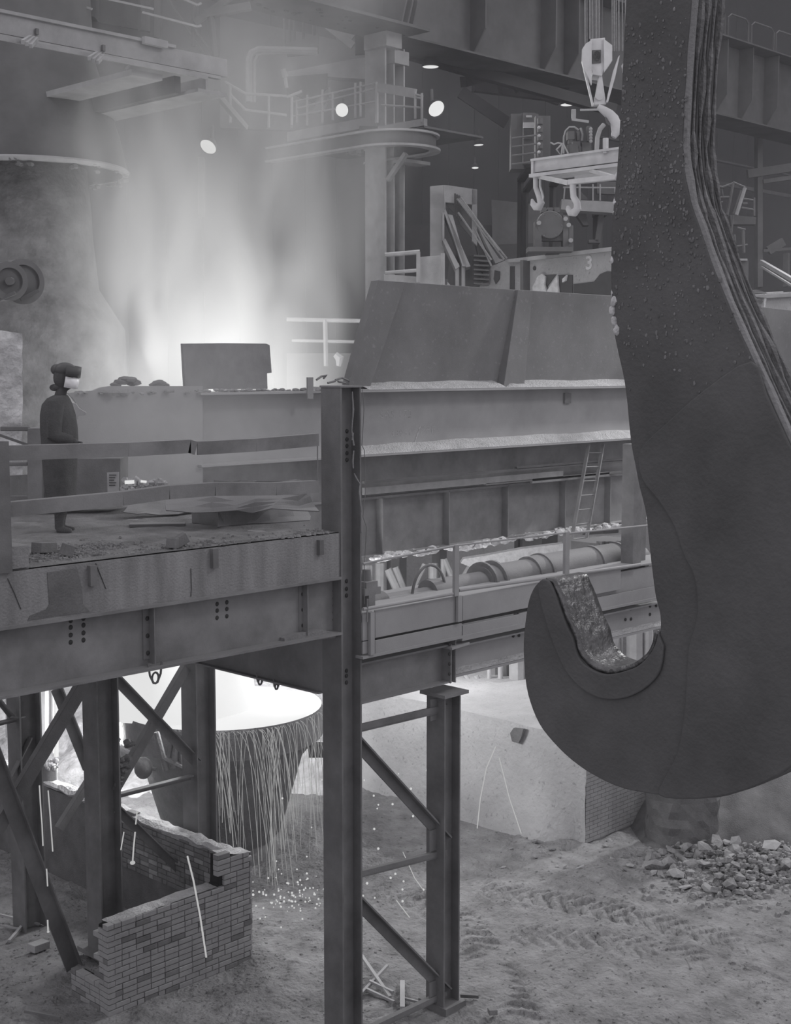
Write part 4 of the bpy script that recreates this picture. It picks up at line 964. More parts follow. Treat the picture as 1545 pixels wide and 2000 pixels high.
# ================================================================ bucket with the painted 3, ramp frame, machinery
XC = 25.5
bk = thing('scrap_bucket', 'pale scarred bucket side painted with a 3, behind the deflector plates', 'bucket', tuple(PX(1060, 600, XC)))
MB().prism([PX(x, y, XC) for x, y in ((932,600),(935,562),(959,520),(986,509),(1010,507),(1100,496),(1230,482),(1230,620),(932,620))], (.25, 0, 0)).build('side_wall', 'slagwall', bk)
MB().prism([PX(x, y, XC-.1) for x, y in ((986,507),(1230,478),(1230,486),(1010,512),(988,512))], (.4, 0, 0)).build('rim', 'pale', bk)
MB().prism([PX(x, y, XC-.25) for x, y in ((1016,508),(1022,508),(1022,600),(1016,600))], (.3, 0, 0)).build('rib', 'far', bk)
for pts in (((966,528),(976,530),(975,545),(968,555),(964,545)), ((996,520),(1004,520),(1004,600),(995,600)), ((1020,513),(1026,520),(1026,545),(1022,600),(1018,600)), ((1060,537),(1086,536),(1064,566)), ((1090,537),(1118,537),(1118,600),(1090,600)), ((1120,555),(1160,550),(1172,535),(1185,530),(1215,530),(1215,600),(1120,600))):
    MB().prism([PX(x, y, XC-.03) for x, y in pts], (.02, 0, 0)).build('hollow_shade', 'ink', bk)  # flat ink sheets stand for the shade inside the openings
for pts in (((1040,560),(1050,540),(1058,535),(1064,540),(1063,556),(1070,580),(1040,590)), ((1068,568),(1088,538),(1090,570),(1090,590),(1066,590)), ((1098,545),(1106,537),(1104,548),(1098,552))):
    MB().prism([PX(x, y, XC-.12) for x, y in pts], (.06, 0, 0)).build('lit_gusset', 'white', bk)  # white colour stands for the light on these faces
lettering('3', .42, PX(1143, 526, XC - .012), RX, 'white', bk, name='painted_numeral', ext=.004, off=.01)
MB().ball(PX(1044, 524, XC-.02), .04, (1, 1, 1.3), 6).build('socket', 'ink', bk)
leg(bk, 1060, 590, 32.3, .3); leg(bk, 1180, 590, 31.6, .3)
b3 = thing('bucket_rim', 'pale folded rim of another bucket right of the big hook shank', 'bucket', tuple(PY(1480, 600, 17.6)))
YQ = 17.6
MB().prism([PY(x, y, YQ) for x, y in ((1440,578),(1545,570),(1680,562),(1680,640),(1480,620),(1450,606))], (0, .2, 0)).build('side_wall', 'slagwall', b3)
MB().prism([PY(x, y, YQ-.05) for x, y in ((1459,583),(1492,588),(1488,592),(1462,603))], (0, .02, 0)).build('hollow_shade', 'far', b3)  # flat darker sheet painted as the shade of a hollow
MB().prism([PY(x, y, YQ-.1) for x, y in ((1452,578),(1680,566),(1680,572),(1500,582))], (0, .1, 0)).build('rim', 'pale', b3)
MB().prism([PY(x, y, YQ-.08) for x, y in ((1494,574),(1491,607),(1494,607),(1498,576))], (0, .08, 0)).build('rib', 'white', b3)
MB().prism([PY(x, y, YQ+.5) for x, y in ((1496,571),(1530,569),(1530,573),(1502,576))], (0, .5, 0)).build('loose_plate', 'white', b3)
MB().prism([PY(x, y, YQ+1) for x, y in ((1462,580),(1470,568),(1480,566),(1492,570),(1498,580))], (0, .3, 0)).build('load', 'far', b3)
# ramp frame
rf = thing('ramp_frame', 'pale box-shaped gantry frame with steep chutes sloping down to the right', 'gantry', tuple(W(868, 540, 34)))
Dm = 33
def W3(x, y, d_=Dm): return W(x, y, d_)
MB().prism([W3(x, y, Dm+.4) for x, y in ((840,364),(868,361),(868,505),(840,500))], FW*.15).build('side_plate', 'pale', rf)
MB().prism([W3(x, y, Dm) for x, y in ((866,361),(876,362),(932,370),(932,400),(870,395),(870,430))], FW*.12).build('front_panel', 'pale', rf)
MB().prism([W3(x, y, Dm+.1) for x, y in ((872,375),(884,377),(926,385),(926,470),(900,440),(890,420),(872,400))], FW*.05).build('inner_panel', 'far', rf)
MB().prism([W3(x, y) for x, y in ((922,370),(932,371),(932,480),(922,470))], FW*.12).build('side_post', 'pale', rf)
for px in (889, 893, 897, 901): MB().tube([W3(px, 378 + (px-889)*.5, Dm-.1), W3(px, 420 + (px-889), Dm-.1)], .025, 6).build('slot_bar', 'ink', rf)
for pts in (((866,412),(870,408),(919,520),(911,522),(905,515)), ((864,415),(868,412),(868,470),(864,470)), ((864,468),(870,466),(898,520),(890,526)), ((872,418),(884,420),(912,520),(903,520)), ((925,425),(932,440),(975,505),(985,508),(968,515))):
    MB().prism([W3(x, y, Dm-.15) for x, y in pts], FW*.5).build('chute_side', 'pale', rf)
MB().prism([W3(x, y, Dm+.2) for x, y in ((925,460),(934,462),(952,520),(945,540))], FW*.3).build('chute_side', 'far', rf)
for p, q in (((893,388),(985,507)),((897,388),(990,505)),((895,415),(960,508)),((925,440),(960,520)),((900,385),(975,490))): MB().tube([W3(*p, Dm-.3), W3(*q, Dm-.5)], .025, 6).build('guide_rope', 'rope', rf)
for y in range(500, 560, 9): MB().bar(W3(925, y, Dm), W3(955, y+2, Dm), .3, .04).build('step', 'far', rf)
for x, y in ((893,540),(905,540)): MB().tube([W3(x, 515), W3(x, 560)], .05, 8).build('foot_post', 'pale', rf)
MB().prism([W3(x, y, Dm+.3) for x, y in ((880,500),(940,500),(940,570),(870,570))], FW*.2).build('base_panel', 'far', rf)
# dark bay panels behind the frame
dp = thing('bay_partition', 'dark panelled partition deep in the bay behind the ramp frame', 'partition', tuple(W(1000, 500, 46)))
for pts, mm, dd in ((((760,440),(1100,440),(1100,560),(760,560)), 'fard', 46), (((965,478),(1060,474),(1060,560),(965,560)), 'ink', 45.5), (((960,390),(1060,400),(1060,475),(962,478)), 'far', 45.8), (((1000,225),(1025,220),(1052,222),(1052,300),(1000,320)), 'far', 33)):
    MB().prism([W(x, y, dd) for x, y in pts], FW*.2).build('panel', mm, dp)
# side platform left of the frame
sp = thing('service_platform', 'pale railed landing between the tower column and the ramp frame', 'platform', tuple(W(800, 540, 30)))
def wt(p, q, d_, r=.03, mm='pale', par=None, name='rail'): return MB().tube([W(*p, d_), W(*q, d_)], r, 6).build(name, mm, par)
wt((752,498),(820,492), 30, .05, par=sp); wt((752,533),(816,528), 30, .04, par=sp); wt((817,492),(817,552), 30, .05, par=sp, name='post'); wt((865,495),(865,560), 30, .05, par=sp, name='post')
MB().prism([W(x, y, 30.2) for x, y in ((818,502),(866,498),(866,560),(818,555))], FW*.1).build('side_sheet', 'pale', sp)
MB().prism([W(x, y, 30.6) for x, y in ((750,535),(870,545),(890,570),(750,570))], FW*.1).build('floor_sheet', 'pale', sp)
leg(sp, 860, 545, 30.6)
leg(sp, 780, 550, 31)
s2 = thing('low_railing', 'hazy two-bar railing in the smoke left of the deflector plates', 'railing', tuple(W(636, 700, 27)))
wt((560,624),(712,627), 27, .04, par=s2); wt((570,665),(700,668), 27, .03, par=s2); wt((635,625),(637,715), 27, .05, par=s2, name='post'); wt((706,627),(706,700), 27, .05, par=s2, name='post')
MB().prism([W(x, y, 27.3) for x, y in ((560,690),(710,690),(710,760),(560,760))], FW*.1).build('kick_sheet', 'far', s2)
MB().tube([W(655,692,26.8), W(664,700,26.8), W(662,715,26.8)], [.06,.09,.05], 8).build('rag', 'pale', s2)

leg(s2, 690, 755, 27.5)
# machinery right of centre
mc = thing('electric_cabinet', 'tall grey switch cabinet with small plates, right of the dark bay', 'cabinet', tuple(W(1010, 320, 32)))
def wbox(m, x0, y0, x1, y1, d_, th): return m.prism([W(x0, y0, d_), W(x1, y0, d_), W(x1, y1, d_), W(x0, y1, d_)], FH*th)
wbox(MB(), 998, 222, 1024, 330, 32, .6).build('body', 'far', mc); wbox(MB(), 1022, 220, 1046, 320, 31.8, .6).build('body', 'far', mc)
wbox(MB(), 1022, 239, 1044, 250, 31.7, .05).build('label_plate', 'pale', mc); wbox(MB(), 1028, 225, 1039, 229, 31.7, .05).build('label_plate', 'pale', mc)
wbox(MB(), 1023, 252, 1039, 272, 31.7, .04).build('window', 'ink', mc)
cs = thing('resistor_stack', 'upright stack of coils and insulators beside the switch cabinet', 'electrical gear', tuple(W(1055, 330, 31)))
wbox(MB(), 1046, 226, 1075, 330, 31, .3).build('back_board', 'far', cs)
for k in range(6): MB().tube([W(1055, 232+k*16, 30.8), W(1055, 243+k*16, 30.8)], [.07, .06], 10).build('coil', 'far', cs); MB().ball(W(1053, 249+k*16, 30.7), .035, (1,1,1), 6).build('insulator', 'white', cs)
for k in range(4): wt((1000,270+k*17),(1048,264+k*17), 30.5, .02, 'far', cs, 'rail')
pump = thing('pump_unit', 'pump and hose cluster on the far platform above the lifting beam', 'pump', tuple(W(1120, 300, 30)))
MB().tube([W(x, y, 30) for x, y in ((1101,300),(1101,268),(1104,256),(1112,248),(1122,248),(1130,254))], .02, 6).tube([W(x, y, 30) for x, y in ((1134,250),(1138,262),(1137,275))], .025, 6).build('hose', 'pale', pump)
wbox(MB(), 1109, 256, 1122, 272, 30, .3).tube([W(1116,272,30.1), W(1116,282,30.1)], .08, 10).build('motor', 'far', pump)
wbox(MB(), 1127, 256, 1132, 274, 30, .2).build('gauge', 'far', pump)
MB().tube([W(x, y, 29.5) for x, y in ((1075,278),(1082,282),(1090,279),(1100,281),(1110,300))], .018, 6).tube([W(x, y, 29.5) for x, y in ((1098,281),(1087,292),(1096,304),(1099,283))], .022, 6).build('hose', 'pale', pump)
MB().tube([W(1118,284,29.6), W(1118,305,29.6)], .12, 14).build('pump_body', 'far', pump)
for x, y0, y1, w_ in ((1151,246,276,8),(1146,278,305,18),(1133,286,300,6),(1126,276,286,14)): wbox(MB(), x-w_/2, y0, x+w_/2, y1, 29.8, .2).build('valve_block', 'far', pump)
for k in range(5): MB().ball(W(1154, 252+k*6, 29.7), .04, (1,1,1), 6).build('knob', 'pale', pump)
MB().tube([W(x, y, 29.3) for x, y in ((1165,300),(1167,268),(1172,252),(1180,243))], .05, 8).build('hose', 'pale', pump)
wbox(MB(), 1117, 213, 1125, 231, 29, .1).bar(W(1117,233,29), W(1150,238,29), .05, .05).bar(W(1133,215,29), W(1170,214,29), .04, .04).build('lamp_bracket', 'pale', pump)
gb = thing('gearbox', 'round-faced gear housing standing under the lifting beam', 'gearbox', tuple(W(1080, 490, 31)))
wbox(MB(), 1045, 432, 1058, 490, 31, .4).build('side_frame', 'far', gb); wbox(MB(), 1100, 420, 1112, 486, 31, .4).build('side_frame', 'far', gb); wbox(MB(), 1110, 440, 1120, 484, 31, .4).build('side_frame', 'far', gb)
wbox(MB(), 1058, 415, 1100, 470, 31.1, .3).build('housing', 'far', gb); wbox(MB(), 1032, 482, 1120, 491, 30.8, .6).build('base', 'far', gb)
MB().lathe(W(1074, 440, 31.1), [(.0, .12), (.30, .12), (.32, .08), (.32, 0)], 28, ax=-FH).build('cover_disc', 'far', gb)
for a in range(0, 360, 60): MB().ball(W(1074, 440, 30.96) + RT*.27*math.cos(R(a)) + UP*.27*math.sin(R(a)), .02, (1,1,1), 5).build('bolt', 'dark', gb)
for x in (1062, 1075, 1088): wbox(MB(), x-5, 405, x+5, 415, 31, .3).build('cap', 'far', gb)
for x, y in ((1052,436),(1104,428),(1110,440),(1114,470)): MB().lathe(W(x, y, 30.95), [(0, .1), (.05, .1), (.05, 0)], 12, ax=-FH).build('boss', 'pale', gb)
tb = thing('far_catwalk', 'pale box beam catwalk with thin rails behind the lifting hooks', 'catwalk', tuple(W(1100, 400, 33)))
MB().prism([W(x, y, 33) for x, y in ((1097,389),(1215,395),(1215,417),(1096,409))], FW*.3).build('box_beam', 'pale', tb)
wt((1100,366),(1215,367), 33, .02, par=tb); wt((1103,366),(1101,390), 33, .02, par=tb, name='post'); wt((1172,360),(1172,392), 33, .02, par=tb, name='post'); wt((1132,360),(1132,392), 33, .03, par=tb, name='post'); wt((1158,360),(1158,392), 33, .02, par=tb, name='post')
MB().prism([W(x, y, 33.2) for x, y in ((1134,373),(1150,390),(1134,390))], FW*.1).prism([W(x, y, 33.5) for x, y in ((1166,355),(1215,355),(1215,380),(1166,378))], FW*.1).build('back_sheet', 'far', tb)
for pts in (((1125,418),(1145,416),(1150,440),(1140,440)), ((1170,420),(1180,420),(1172,475),(1162,470)), ((1150,468),(1170,468),(1170,474),(1150,474))): MB().prism([W(x, y, 33.4) for x, y in pts], FW*.2).build('strut', 'far', tb)

leg(tb, 1180, 410, 33.5, .15, back=1); leg(mc, 1040, 315, 32.3, .1, back=3); leg(pump, 1130, 300, 30.5, .1, back=5); leg(cs, 1060, 325, 31.2, .08, back=4); leg(gb, 1080, 490, 31.4, .15, back=4)
# far stairs and platforms right of the hook shank
st_ = thing('far_scaffold', 'thin tangled scaffold stair and rails far behind the right edge of the big hook', 'scaffold', tuple(W(1440, 520, 34)))
for p, q, r in (((1395,362),(1412,366),.03),((1410,366),(1432,358),.03),((1432,356),(1455,366),.03),((1432,358),(1420,420),.04),((1455,367),(1438,420),.05),((1448,372),(1432,418),.03),((1395,386),(1426,385),.03),((1390,394),(1412,395),.02),((1402,370),(1404,386),.02),((1410,368),(1412,384),.02),((1448,388),(1474,392),.03),((1450,398),(1460,398),.03),((1448,406),(1472,410),.03),((1473,386),(1473,422),.03),((1432,420),(1424,510),.025),((1418,458),(1420,510),.05),((1404,465),(1418,456),.03),((1408,492),(1424,482),.03),((1435,458),(1436,490),.03),((1451,450),(1453,494),.04),((1422,484),(1460,478),.025),((1400,446),(1402,462),.03),((1440,445),(1456,449),.03)):
    wt(p, q, 34, r, 'pale' if r > .045 else 'far', st_, 'tube')
MB().prism([W(x, y, 34.5) for x, y in ((1426,420),(1477,424),(1476,438),(1428,438))], FW*.2).build('landing', 'far', st_)
MB().prism([W(x, y, 33.5) for x, y in ((1380,322),(1400,327),(1398,361),(1380,358))], FW*.2).prism([W(x, y, 33.5) for x, y in ((1386,362),(1396,362),(1394,384),(1383,384))], FW*.2).build('lit_panel', 'pale', st_)
fp = thing('far_portal', 'grey portal frame with a boxed head behind the right edge of the big hook', 'portal', tuple(W(1440, 580, 33)))
wbox(MB(), 1422, 508, 1462, 531, 33, .6).build('head', 'far', fp); wbox(MB(), 1424, 505, 1460, 509, 32.9, .7).build('head_cap', 'pale', fp); wbox(MB(), 1449, 531, 1462, 600, 33, .3).build('post', 'far', fp); wbox(MB(), 1432, 533, 1448, 600, 33.3, .2).build('post', 'fard', fp)
MB().bar(W(1487,511,31), W(1560,553,29), .08, .08).bar(W(1487,521,31), W(1560,566,29), .04, .04).build('sloping_rail', 'beam', fp)
fc = thing('far_column', 'dim far column with side rails at the right edge of the picture', 'column', tuple(W(1485, 540, 50)))
MB().prism([W(x, y, 50) for x, y in ((1480,250),(1490,250),(1490,560),(1480,560))], FW*.5).build('shaft', 'far', fc)
for p, q, w_ in (((1460,340),(1560,325),.3),((1490,355),(1560,345),.15),((1490,490),(1560,485),.1),((1536,495),(1536,560),.15),((1500,490),(1530,472),.3)): MB().bar(W(*p, 50), W(*q, 50), .2, w_).build('rail', 'far', fc)

# ================================================================ upper left: monorail beam, hood, hazy frames
tl = thing('hoist_beam', 'pale rusted beam ending in the smoke at the upper left', 'beam', tuple(PY(444, 150, 20)))
YT = 20.0
a = PY(444, 116, YT); b = PY(444, 150, YT); xl0 = PY(-80, 50, YT).x
MB().box((xl0, YT, b.z), (a.x, YT+.12, a.z)).build('web', 'pale', tl)
zf = PY(444, 153, YT).z
MB().box((xl0, YT-.06, zf-.05), (a.x-.2, YT+.04, zf)).box((xl0, YT-.32, zf-.16), (PY(385,160,YT).x, YT-.28, zf-.10)).box((xl0, YT-.06, a.z), (PY(340,90,YT).x, YT+.2, a.z+.05)).build('lower_flange', 'pale', tl)
e0 = PY(444, 168, YT+.1)
MB().box((a.x-.5, YT, e0.z-.18), (a.x-.45, YT+9, zf-.05)).box((a.x-.75, YT-.1, e0.z-.24), (a.x-.1, YT+9, e0.z-.18)).build('cross_beam', 'pale', tl)
MB().box((PY(360,110,YT).x, YT+.3, zf-.35), (PY(372,110,YT).x, YT+8, zf-.05)).build('cross_beam', 'far', tl)
MB().box((PY(270,120,YT).x, YT+.2, zf-.2), (PY(330,120,YT).x, YT+6, zf-.1)).build('cross_plate', 'pale', tl)
for px, py in ((60, 72), (190, 104)):
    for k in range(3):
        p = PY(px + k*6, py + k*2, YT-.1); q = PY(px - 16 + k*8, py + 10 + k*4, YT-.6); MB().bar(p, q, .05, .06).build('clip', 'pale', tl)
    MB().bar(PY(px+12, py-4, YT-.04), PY(px+12, py-16, YT-.04), .05, .05).build('clip_bolt', 'dark', tl)
MB().bar(PY(262,120,YT-.2), PY(246,135,YT-.2), .03, .03).bar(PY(280,78,YT-.1), PY(325,88,YT-.1), .1, .12).build('bracket', 'pale', tl)
hd = thing('vessel_hood', 'huge dark flared hood at the left, above a crusted vessel neck', 'hood', tuple(W(60, 330, 27)))
hc = W(60, 330, 27); k_ = 27/FPX
MB().lathe((hc.x, hc.y, hc.z), [(184*k_, -.05), (186*k_, 0), (172*k_, .65), (126*k_, 2.15), (116*k_, 4.5)], 72).build('hood_shell', 'far', hd)
MB().lathe((hc.x, hc.y, hc.z), [(186*k_, 0), (190*k_, -.04), (186*k_, -.10), (176*k_, -.10)], 72).build('rim_band', 'pale', hd)
hm = MB().lathe((hc.x, hc.y, hc.z), [(158*k_, .9), (160*k_, .93), (158*k_, .96)], 72).build('weld_seam', 'far', hd)
vn = thing('vessel_neck', 'crusted brick-lined vessel neck under the hood at the left', 'vessel', tuple(W(30, 600, 27.5)))
vc = W(40, 330, 27.5)
MB().lathe((vc.x, vc.y, 0), [(1.30, 11.8), (1.36, 11.2), (1.40, 10.4), (1.5, 9.4), (2.0, 8.6), (2.1, 6.2), (1.6, 4.6)], 56).build('shell', 'neck', vn)
m = MB()
for i in range(90):
    a_ = R(rnd.uniform(0, 360)); m.ball((hc.x + 183*k_*math.cos(a_), hc.y + 183*k_*math.sin(a_), hc.z - rnd.uniform(.05, .2)), rnd.uniform(.02, .06), (1.4, 1, .8), 5, .4)
m.build('crusted_rim', 'neck', vn).__setitem__('kind', 'stuff')
# round trunnion bosses
tn = thing('trunnion_ring', 'round flanged trunnion housing at the left above the worker', 'machine part', tuple(W(18, 550, 20)))
for cx, cy, r_, dd in ((18, 549, 38, 20.0), (45, 550, 44, 20.6)):
    c = W(cx, cy, dd); r = r_*dd/FPX; MB().lathe(c, [(r, -.25), (r, .0), (r-.09, .03), (r-.10, -.02), (.0, -.02)], 40, ax=(-FH*.8 + RT*.6)).build('flange', 'far', tn)
MB().tube([W(18,549,19.9), W(36,552,20.6)], .06, 10).build('shaft', 'far', tn)
MB().bar(W(0,585,20), W(30,572,20), .08, .05).bar(W(40,585,20.5), W(75,568,20.6), .08, .05).build('stay', 'far', tn)
lw = thing('lining_block', 'pitted pale lining wall at the left edge behind the worker', 'wall block', tuple(W(20, 830, 20)))
m = MB(); n, k = 26, 30; V = []
for i in range(n+1):
    for j in range(k+1):
        px = -60 + 104*i/n; py = 1040 - (395 - max(0, 40-px)*.0 - px*-.15*0)*j/k + (px*.15)*j/k; d_ = 19.8
        p = W(px, py, min(d_, 22)); V.append(p + FH*(.05*noise.noise(p*5) + .03*noise.noise(p*14)))
for i in range(n):
    for j in range(k): a = i*(k+1)+j; m.f.append((a, a+k+1, a+k+2, a+1))
m.v = V; o = m.build('pitted_face', 'crust', lw)
for p in o.data.polygons: p.use_smooth = True
# frames in the haze above the left beam
hz = thing('overhead_framing', 'hazy posts, rails and panels above the upper left beam', 'framing', tuple(W(250, 60, 27)))
def hb_(p, q, w_, h_, d_=27, m_='far', nm='member'): MB().bar(W(*p, d_), W(*q, d_), w_, h_).build(nm, m_, hz)
for p, q, w_ in (((124,-30),(124,42),.12),((116,-30),(116,40),.05),((275,-30),(277,60),.10),((303,-30),(303,75),.14),((378,10),(378,90),.07),((412,30),(420,118),.10),((470,-20),(380,45),.12),((400,28),(490,12),.15),((375,50),(420,110),.04),((330,0),(400,108),.04)): hb_(p, q, w_, w_, nm='post')
for p, q in (((200,-4),(300,18)),((278,24),(386,52)),((386,52),(394,50)),((340,-10),(386,10)),((386,10),(394,6)),((130,2),(180,18))): hb_(p, q, .04, .04, 26.5, 'pale', 'handrail')
MB().prism([W(x, y, 28.5) for x, y in ((-60,-40),(300,-40),(300,62),(100,30),(-60,10))], FW*.2).build('panel', 'far', hz)
MB().prism([W(x, y, 28) for x, y in ((-60,-10),(75,18),(160,36),(300,66),(300,80),(-60,20))], FW*.6).build('walkway_soffit', 'fard', hz)
MB().prism([W(x, y, 28.2) for x, y in ((145,-20),(188,-10),(188,20),(186,34),(150,24))], FW*.3).build('panel', 'far', hz)
hf = thing('duct_frame', 'smoke-veiled ducts and panels left of the tower column', 'ducts', tuple(W(600, 150, 36)))
def db(pts, d_, th=.2, m_='far', nm='panel'): MB().prism([W(x, y, d_) for x, y in pts], FW*th).build(nm, m_, hf)
db(((430,30),(740,95),(740,260),(430,250)), 42, .2, 'far'); db(((560,140),(690,115),(720,112),(722,155),(640,150),(600,160),(560,170)), 37, .3, 'pale', 'girder')
db(((560,150),(640,143),(640,170),(612,200),(560,178)), 36.8, .1, 'fard', 'recess_shade'); db(((694,58),(722,60),(722,104),(694,106)), 37, .1, 'fard', 'recess_shade')  # flat dark sheets stand for the shade in recesses
for p, q in (((640,50),(690,90)),((660,48),(692,72))): MB().bar(W(*p, 36.5), W(*q, 36.5), .12, .2).build('strut', 'pale', hf)
MB().tube([W(x, y, 36) for x, y in ((487,200),(487,115),(492,103),(505,97),(620,100))], .10, 8).tube([W(x, y, 36) for x, y in ((497,200),(497,120),(503,108),(515,104),(620,102))], .04, 8).build('pipe', 'pale', hf)
for x in (556, 566, 575, 593, 612, 620): MB().tube([W(x, 35+(x-556)*.2, 38), W(x, 92, 38)], .05, 6).build('pipe', 'far', hf)
db(((555,85),(620,68),(622,98),(560,105)), 37.5, .3, 'far'); MB().tube([W(557,150,34), W(560,172,34)], .05, 6).tube([W(553,136,34), W(558,152,34)], .08, 6).build('valve', 'pale', hf)
for p, q in (((440,160),(480,183)),((480,183),(560,188)),((560,190),(590,178)),((450,185),(480,215)),((480,215),(560,225)),((525,188),(525,250)),((570,190),(570,245)),((450,165),(450,240))): MB().tube([W(*p, 33), W(*q, 33)], .035, 6).build('rail', 'pale', hf)
MB().bar(W(420,180,30), W(480,250,31), .12, .12).build('strut', 'far', hf)
db(((386,306),(398,306),(398,420),(386,420)), 31, .2, 'far', 'post')

# ================================================================ the worker
wk_p = PZ(117, 1036, Z0 + .02); wd = (wk_p - EYE).dot(FW); ku = wd / FPX
pe = thing('person', 'person in long dark coat and helmet with bright face shield, standing on the platform', 'person', tuple(wk_p))
def BP(px, py, s=0): # body point: pixel position in the person's upright plane, s metres toward the camera
    r = ray(px, py); n_ = Vector((FH.x, FH.y, 0)); t = ((wk_p - EYE).dot(n_) - s) / r.dot(n_); return EYE + r * t
m = MB()
def limb(pts, rs): m.tube([BP(*p) for p in pts], rs, 12)
limb([(118,990,.10),(117,940,.10),(116,985,.10)][:1] + [(117,1005,.10),(115,1034,.11)], [.085,.06,.045])
limb([(116,900,.09),(117,950,.09),(118,990,.10)], [.10,.09,.075]); limb([(118,900,-.09),(121,950,-.10),(122,990,-.10),(119,1012,-.10),(118,1032,-.10)], [.10,.09,.07,.055,.045])
limb([(112,1035,.11),(122,1036,.11),(140,1039,.11)], [.05,.05,.035]); limb([(116,1033,-.10),(126,1034,-.10),(146,1036,-.10)], [.05,.05,.035])
limb([(116,905,0),(116,870,0),(114,830,0),(114,800,0),(116,782,0)], [.17,.165,.17,.18,.10])
limb([(116,785,0),(119,768,0),(122,755,0)], [.075,.062,.06])
m.ball(BP(123, 738), .105, (1, 1, 1.2), 12); m.ball(BP(131, 752), .06, (1, 1, .9), 8); m.ball(BP(141, 742), .022, (1, 1, 1.4), 6)
for s in (.19, -.19):
    limb([(112,792,s*.9),(110,820,s*1.2),(108,850,s*1.25)], [.07,.06,.055]); limb([(108,850,s*1.25),(125,858,s*1.15),(142,862,s*.9)], [.052,.045,.035])
    limb([(142,862,s*.9),(150,864,s*.85)], [.038,.04])
    for i, (dy, L_) in enumerate(((-.03,.07),(-.01,.08),(.01,.075),(.03,.06))):
        p = BP(151, 864, s*.85); q = p + FH*dy; m.tube([q, q + RT*L_*.6 + Vector((0,0,.005)), q + RT*L_*.9 - Vector((0,0,.03))], [.010,.0095,.008], 6)
    p = BP(147, 866, s*.85); m.tube([p, p + RT*.03 - FH*.03*(1 if s > 0 else -1) - Vector((0,0,.03))], [.012,.009], 6)
o = m.build('body', 'cloth', pe); o.modifiers.clear(); rm = o.modifiers.new('r', 'REMESH'); rm.mode = 'VOXEL'; rm.voxel_size = .011; rm.use_smooth_shade = True
o.modifiers.new('sm', 'SMOOTH').iterations = 3
# long coat: loft of ellipses
secs = [(772,118,14,.13),(778,114,22,.19),(790,112,30,.23),(810,113,35,.25),(835,115,37,.26),(860,116,36,.26),(900,116,34,.26),(940,117,32,.26),(975,118,28,.25),(992,118,26,.24)]
m = MB(); n = 28
for (py, cx, wpx, sd) in secs:
    hw = wpx*ku*.95; c = BP(cx, py)
    for i in range(n):
        a = 2*math.pi*i/n; fold = 1 + .035*math.sin(a*5 + py*.01)*(py > 850); m.v.append(tuple(c + RT*hw*math.cos(a)*fold - FH*sd*math.sin(a)*fold))
m.f = [(j*n+i, j*n+(i+1) % n, (j+1)*n+(i+1) % n, (j+1)*n+i) for j in range(len(secs)-1) for i in range(n)]; m.f.append(tuple(range(n))); m.sm = True
m.build('long_coat', 'cloth', pe)
m = MB()
for s in (.2, -.2): m.tube([BP(110,788,s*.95), BP(106,820,s*1.25), BP(106,850,s*1.3), BP(122,857,s*1.2), BP(140,861,s*.95)], [.09,.088,.085,.07,.055], 12)
m.build('sleeve', 'cloth', pe)
m = MB().ball(BP(106, 757), .03, (1, 3, 1.3), 6).tube([BP(104,752), BP(106,762)], .03, 8); m.build('collar', 'cloth', pe)
m = MB().ball(BP(127, 722), .105, (1.15, 1, .75), 12).ball(BP(111, 722), .06, (1, 1.4, 1), 10); m.build('helmet', 'helmet', pe)
def vis(y0, y1, a0, a1, r, tilt, mm, nm):
    V = []; c = BP(127, 740); N_ = 16
    for j, y in enumerate((y0, (y0+y1)/2, y1)):
        for i in range(N_+1):
            a = R(a0 + (a1-a0)*i/N_); z = BP(127, y).z; sh = tilt*(j-1)
            V.append(Vector((c.x, c.y, z)) + RT*(r*math.cos(a)*1.15 + sh) - FH*r*math.sin(a) + ZZ*(-.03*math.cos(a)))
    o = MB().add(V, [(j*(N_+1)+i, j*(N_+1)+i+1, (j+1)*(N_+1)+i+1, (j+1)*(N_+1)+i) for j in range(2) for i in range(N_)]).build(nm, mm, pe)
    o.modifiers.new('s', 'SOLIDIFY').thickness = .006
    for p in o.data.polygons: p.use_smooth = True
vis(712, 733, -75, 75, .150, -.008, 'helmet', 'visor_hood'); vis(734, 755, -80, 80, .125, -.012, 'visor', 'face_shield')

# things on the platform around the worker
p = PZ(60, 1010, Z0)
cbx = thing('dark_cabinet', 'dark box standing behind the rails to the left of the worker', 'cabinet', tuple(W(100, 985, 16.6)))
def wb2(x0, y0, x1, y1, d_, th, mm, nm, par): return MB().prism([W(x0, y0, d_), W(x1, y0, d_), W(x1, y1, d_), W(x0, y1, d_)], FH*th).build(nm, mm, par, bevel=.01)
wb2(53, 836, 82, 985, 16.6, .5, 'steel', 'body', cbx); wb2(60, 895, 235, 985, 16.7, .5, 'dark', 'body', cbx); wb2(0, 833, 55, 842, 16.6, .1, 'dark', 'rail', cbx)
MB().bar(W(0,850,16.6), W(54,869,16.6), .03, .03).build('stay_rod', 'dark', cbx); wb2(0, 892, 14, 1005, 16.6, .1, 'dark', 'post', cbx); wb2(15, 903, 53, 910, 16.6, .05, 'dark', 'rail', cbx); wb2(12, 968, 55, 982, 16.6, .05, 'dark', 'rail', cbx)
nt_ = thing('notice_sheet', 'small printed notice sheet hanging below the top rail', 'sign', tuple(W(222, 962, 15.9)))
MB().prism([W(x, y, 15.9) for x, y in ((209,923),(232,922),(232,959),(210,962))], FH*.01).build('sheet', 'paper', nt_)
m = MB()
for k in range(5): m.prism([W(x, y, 15.89) for x, y in ((213,927+k*5),(227-(k % 3)*2,927+k*5),(227-(k % 3)*2,928.6+k*5),(213,928.6+k*5))], FH*.004)
m.build('printed_lines', 'ink', nt_)
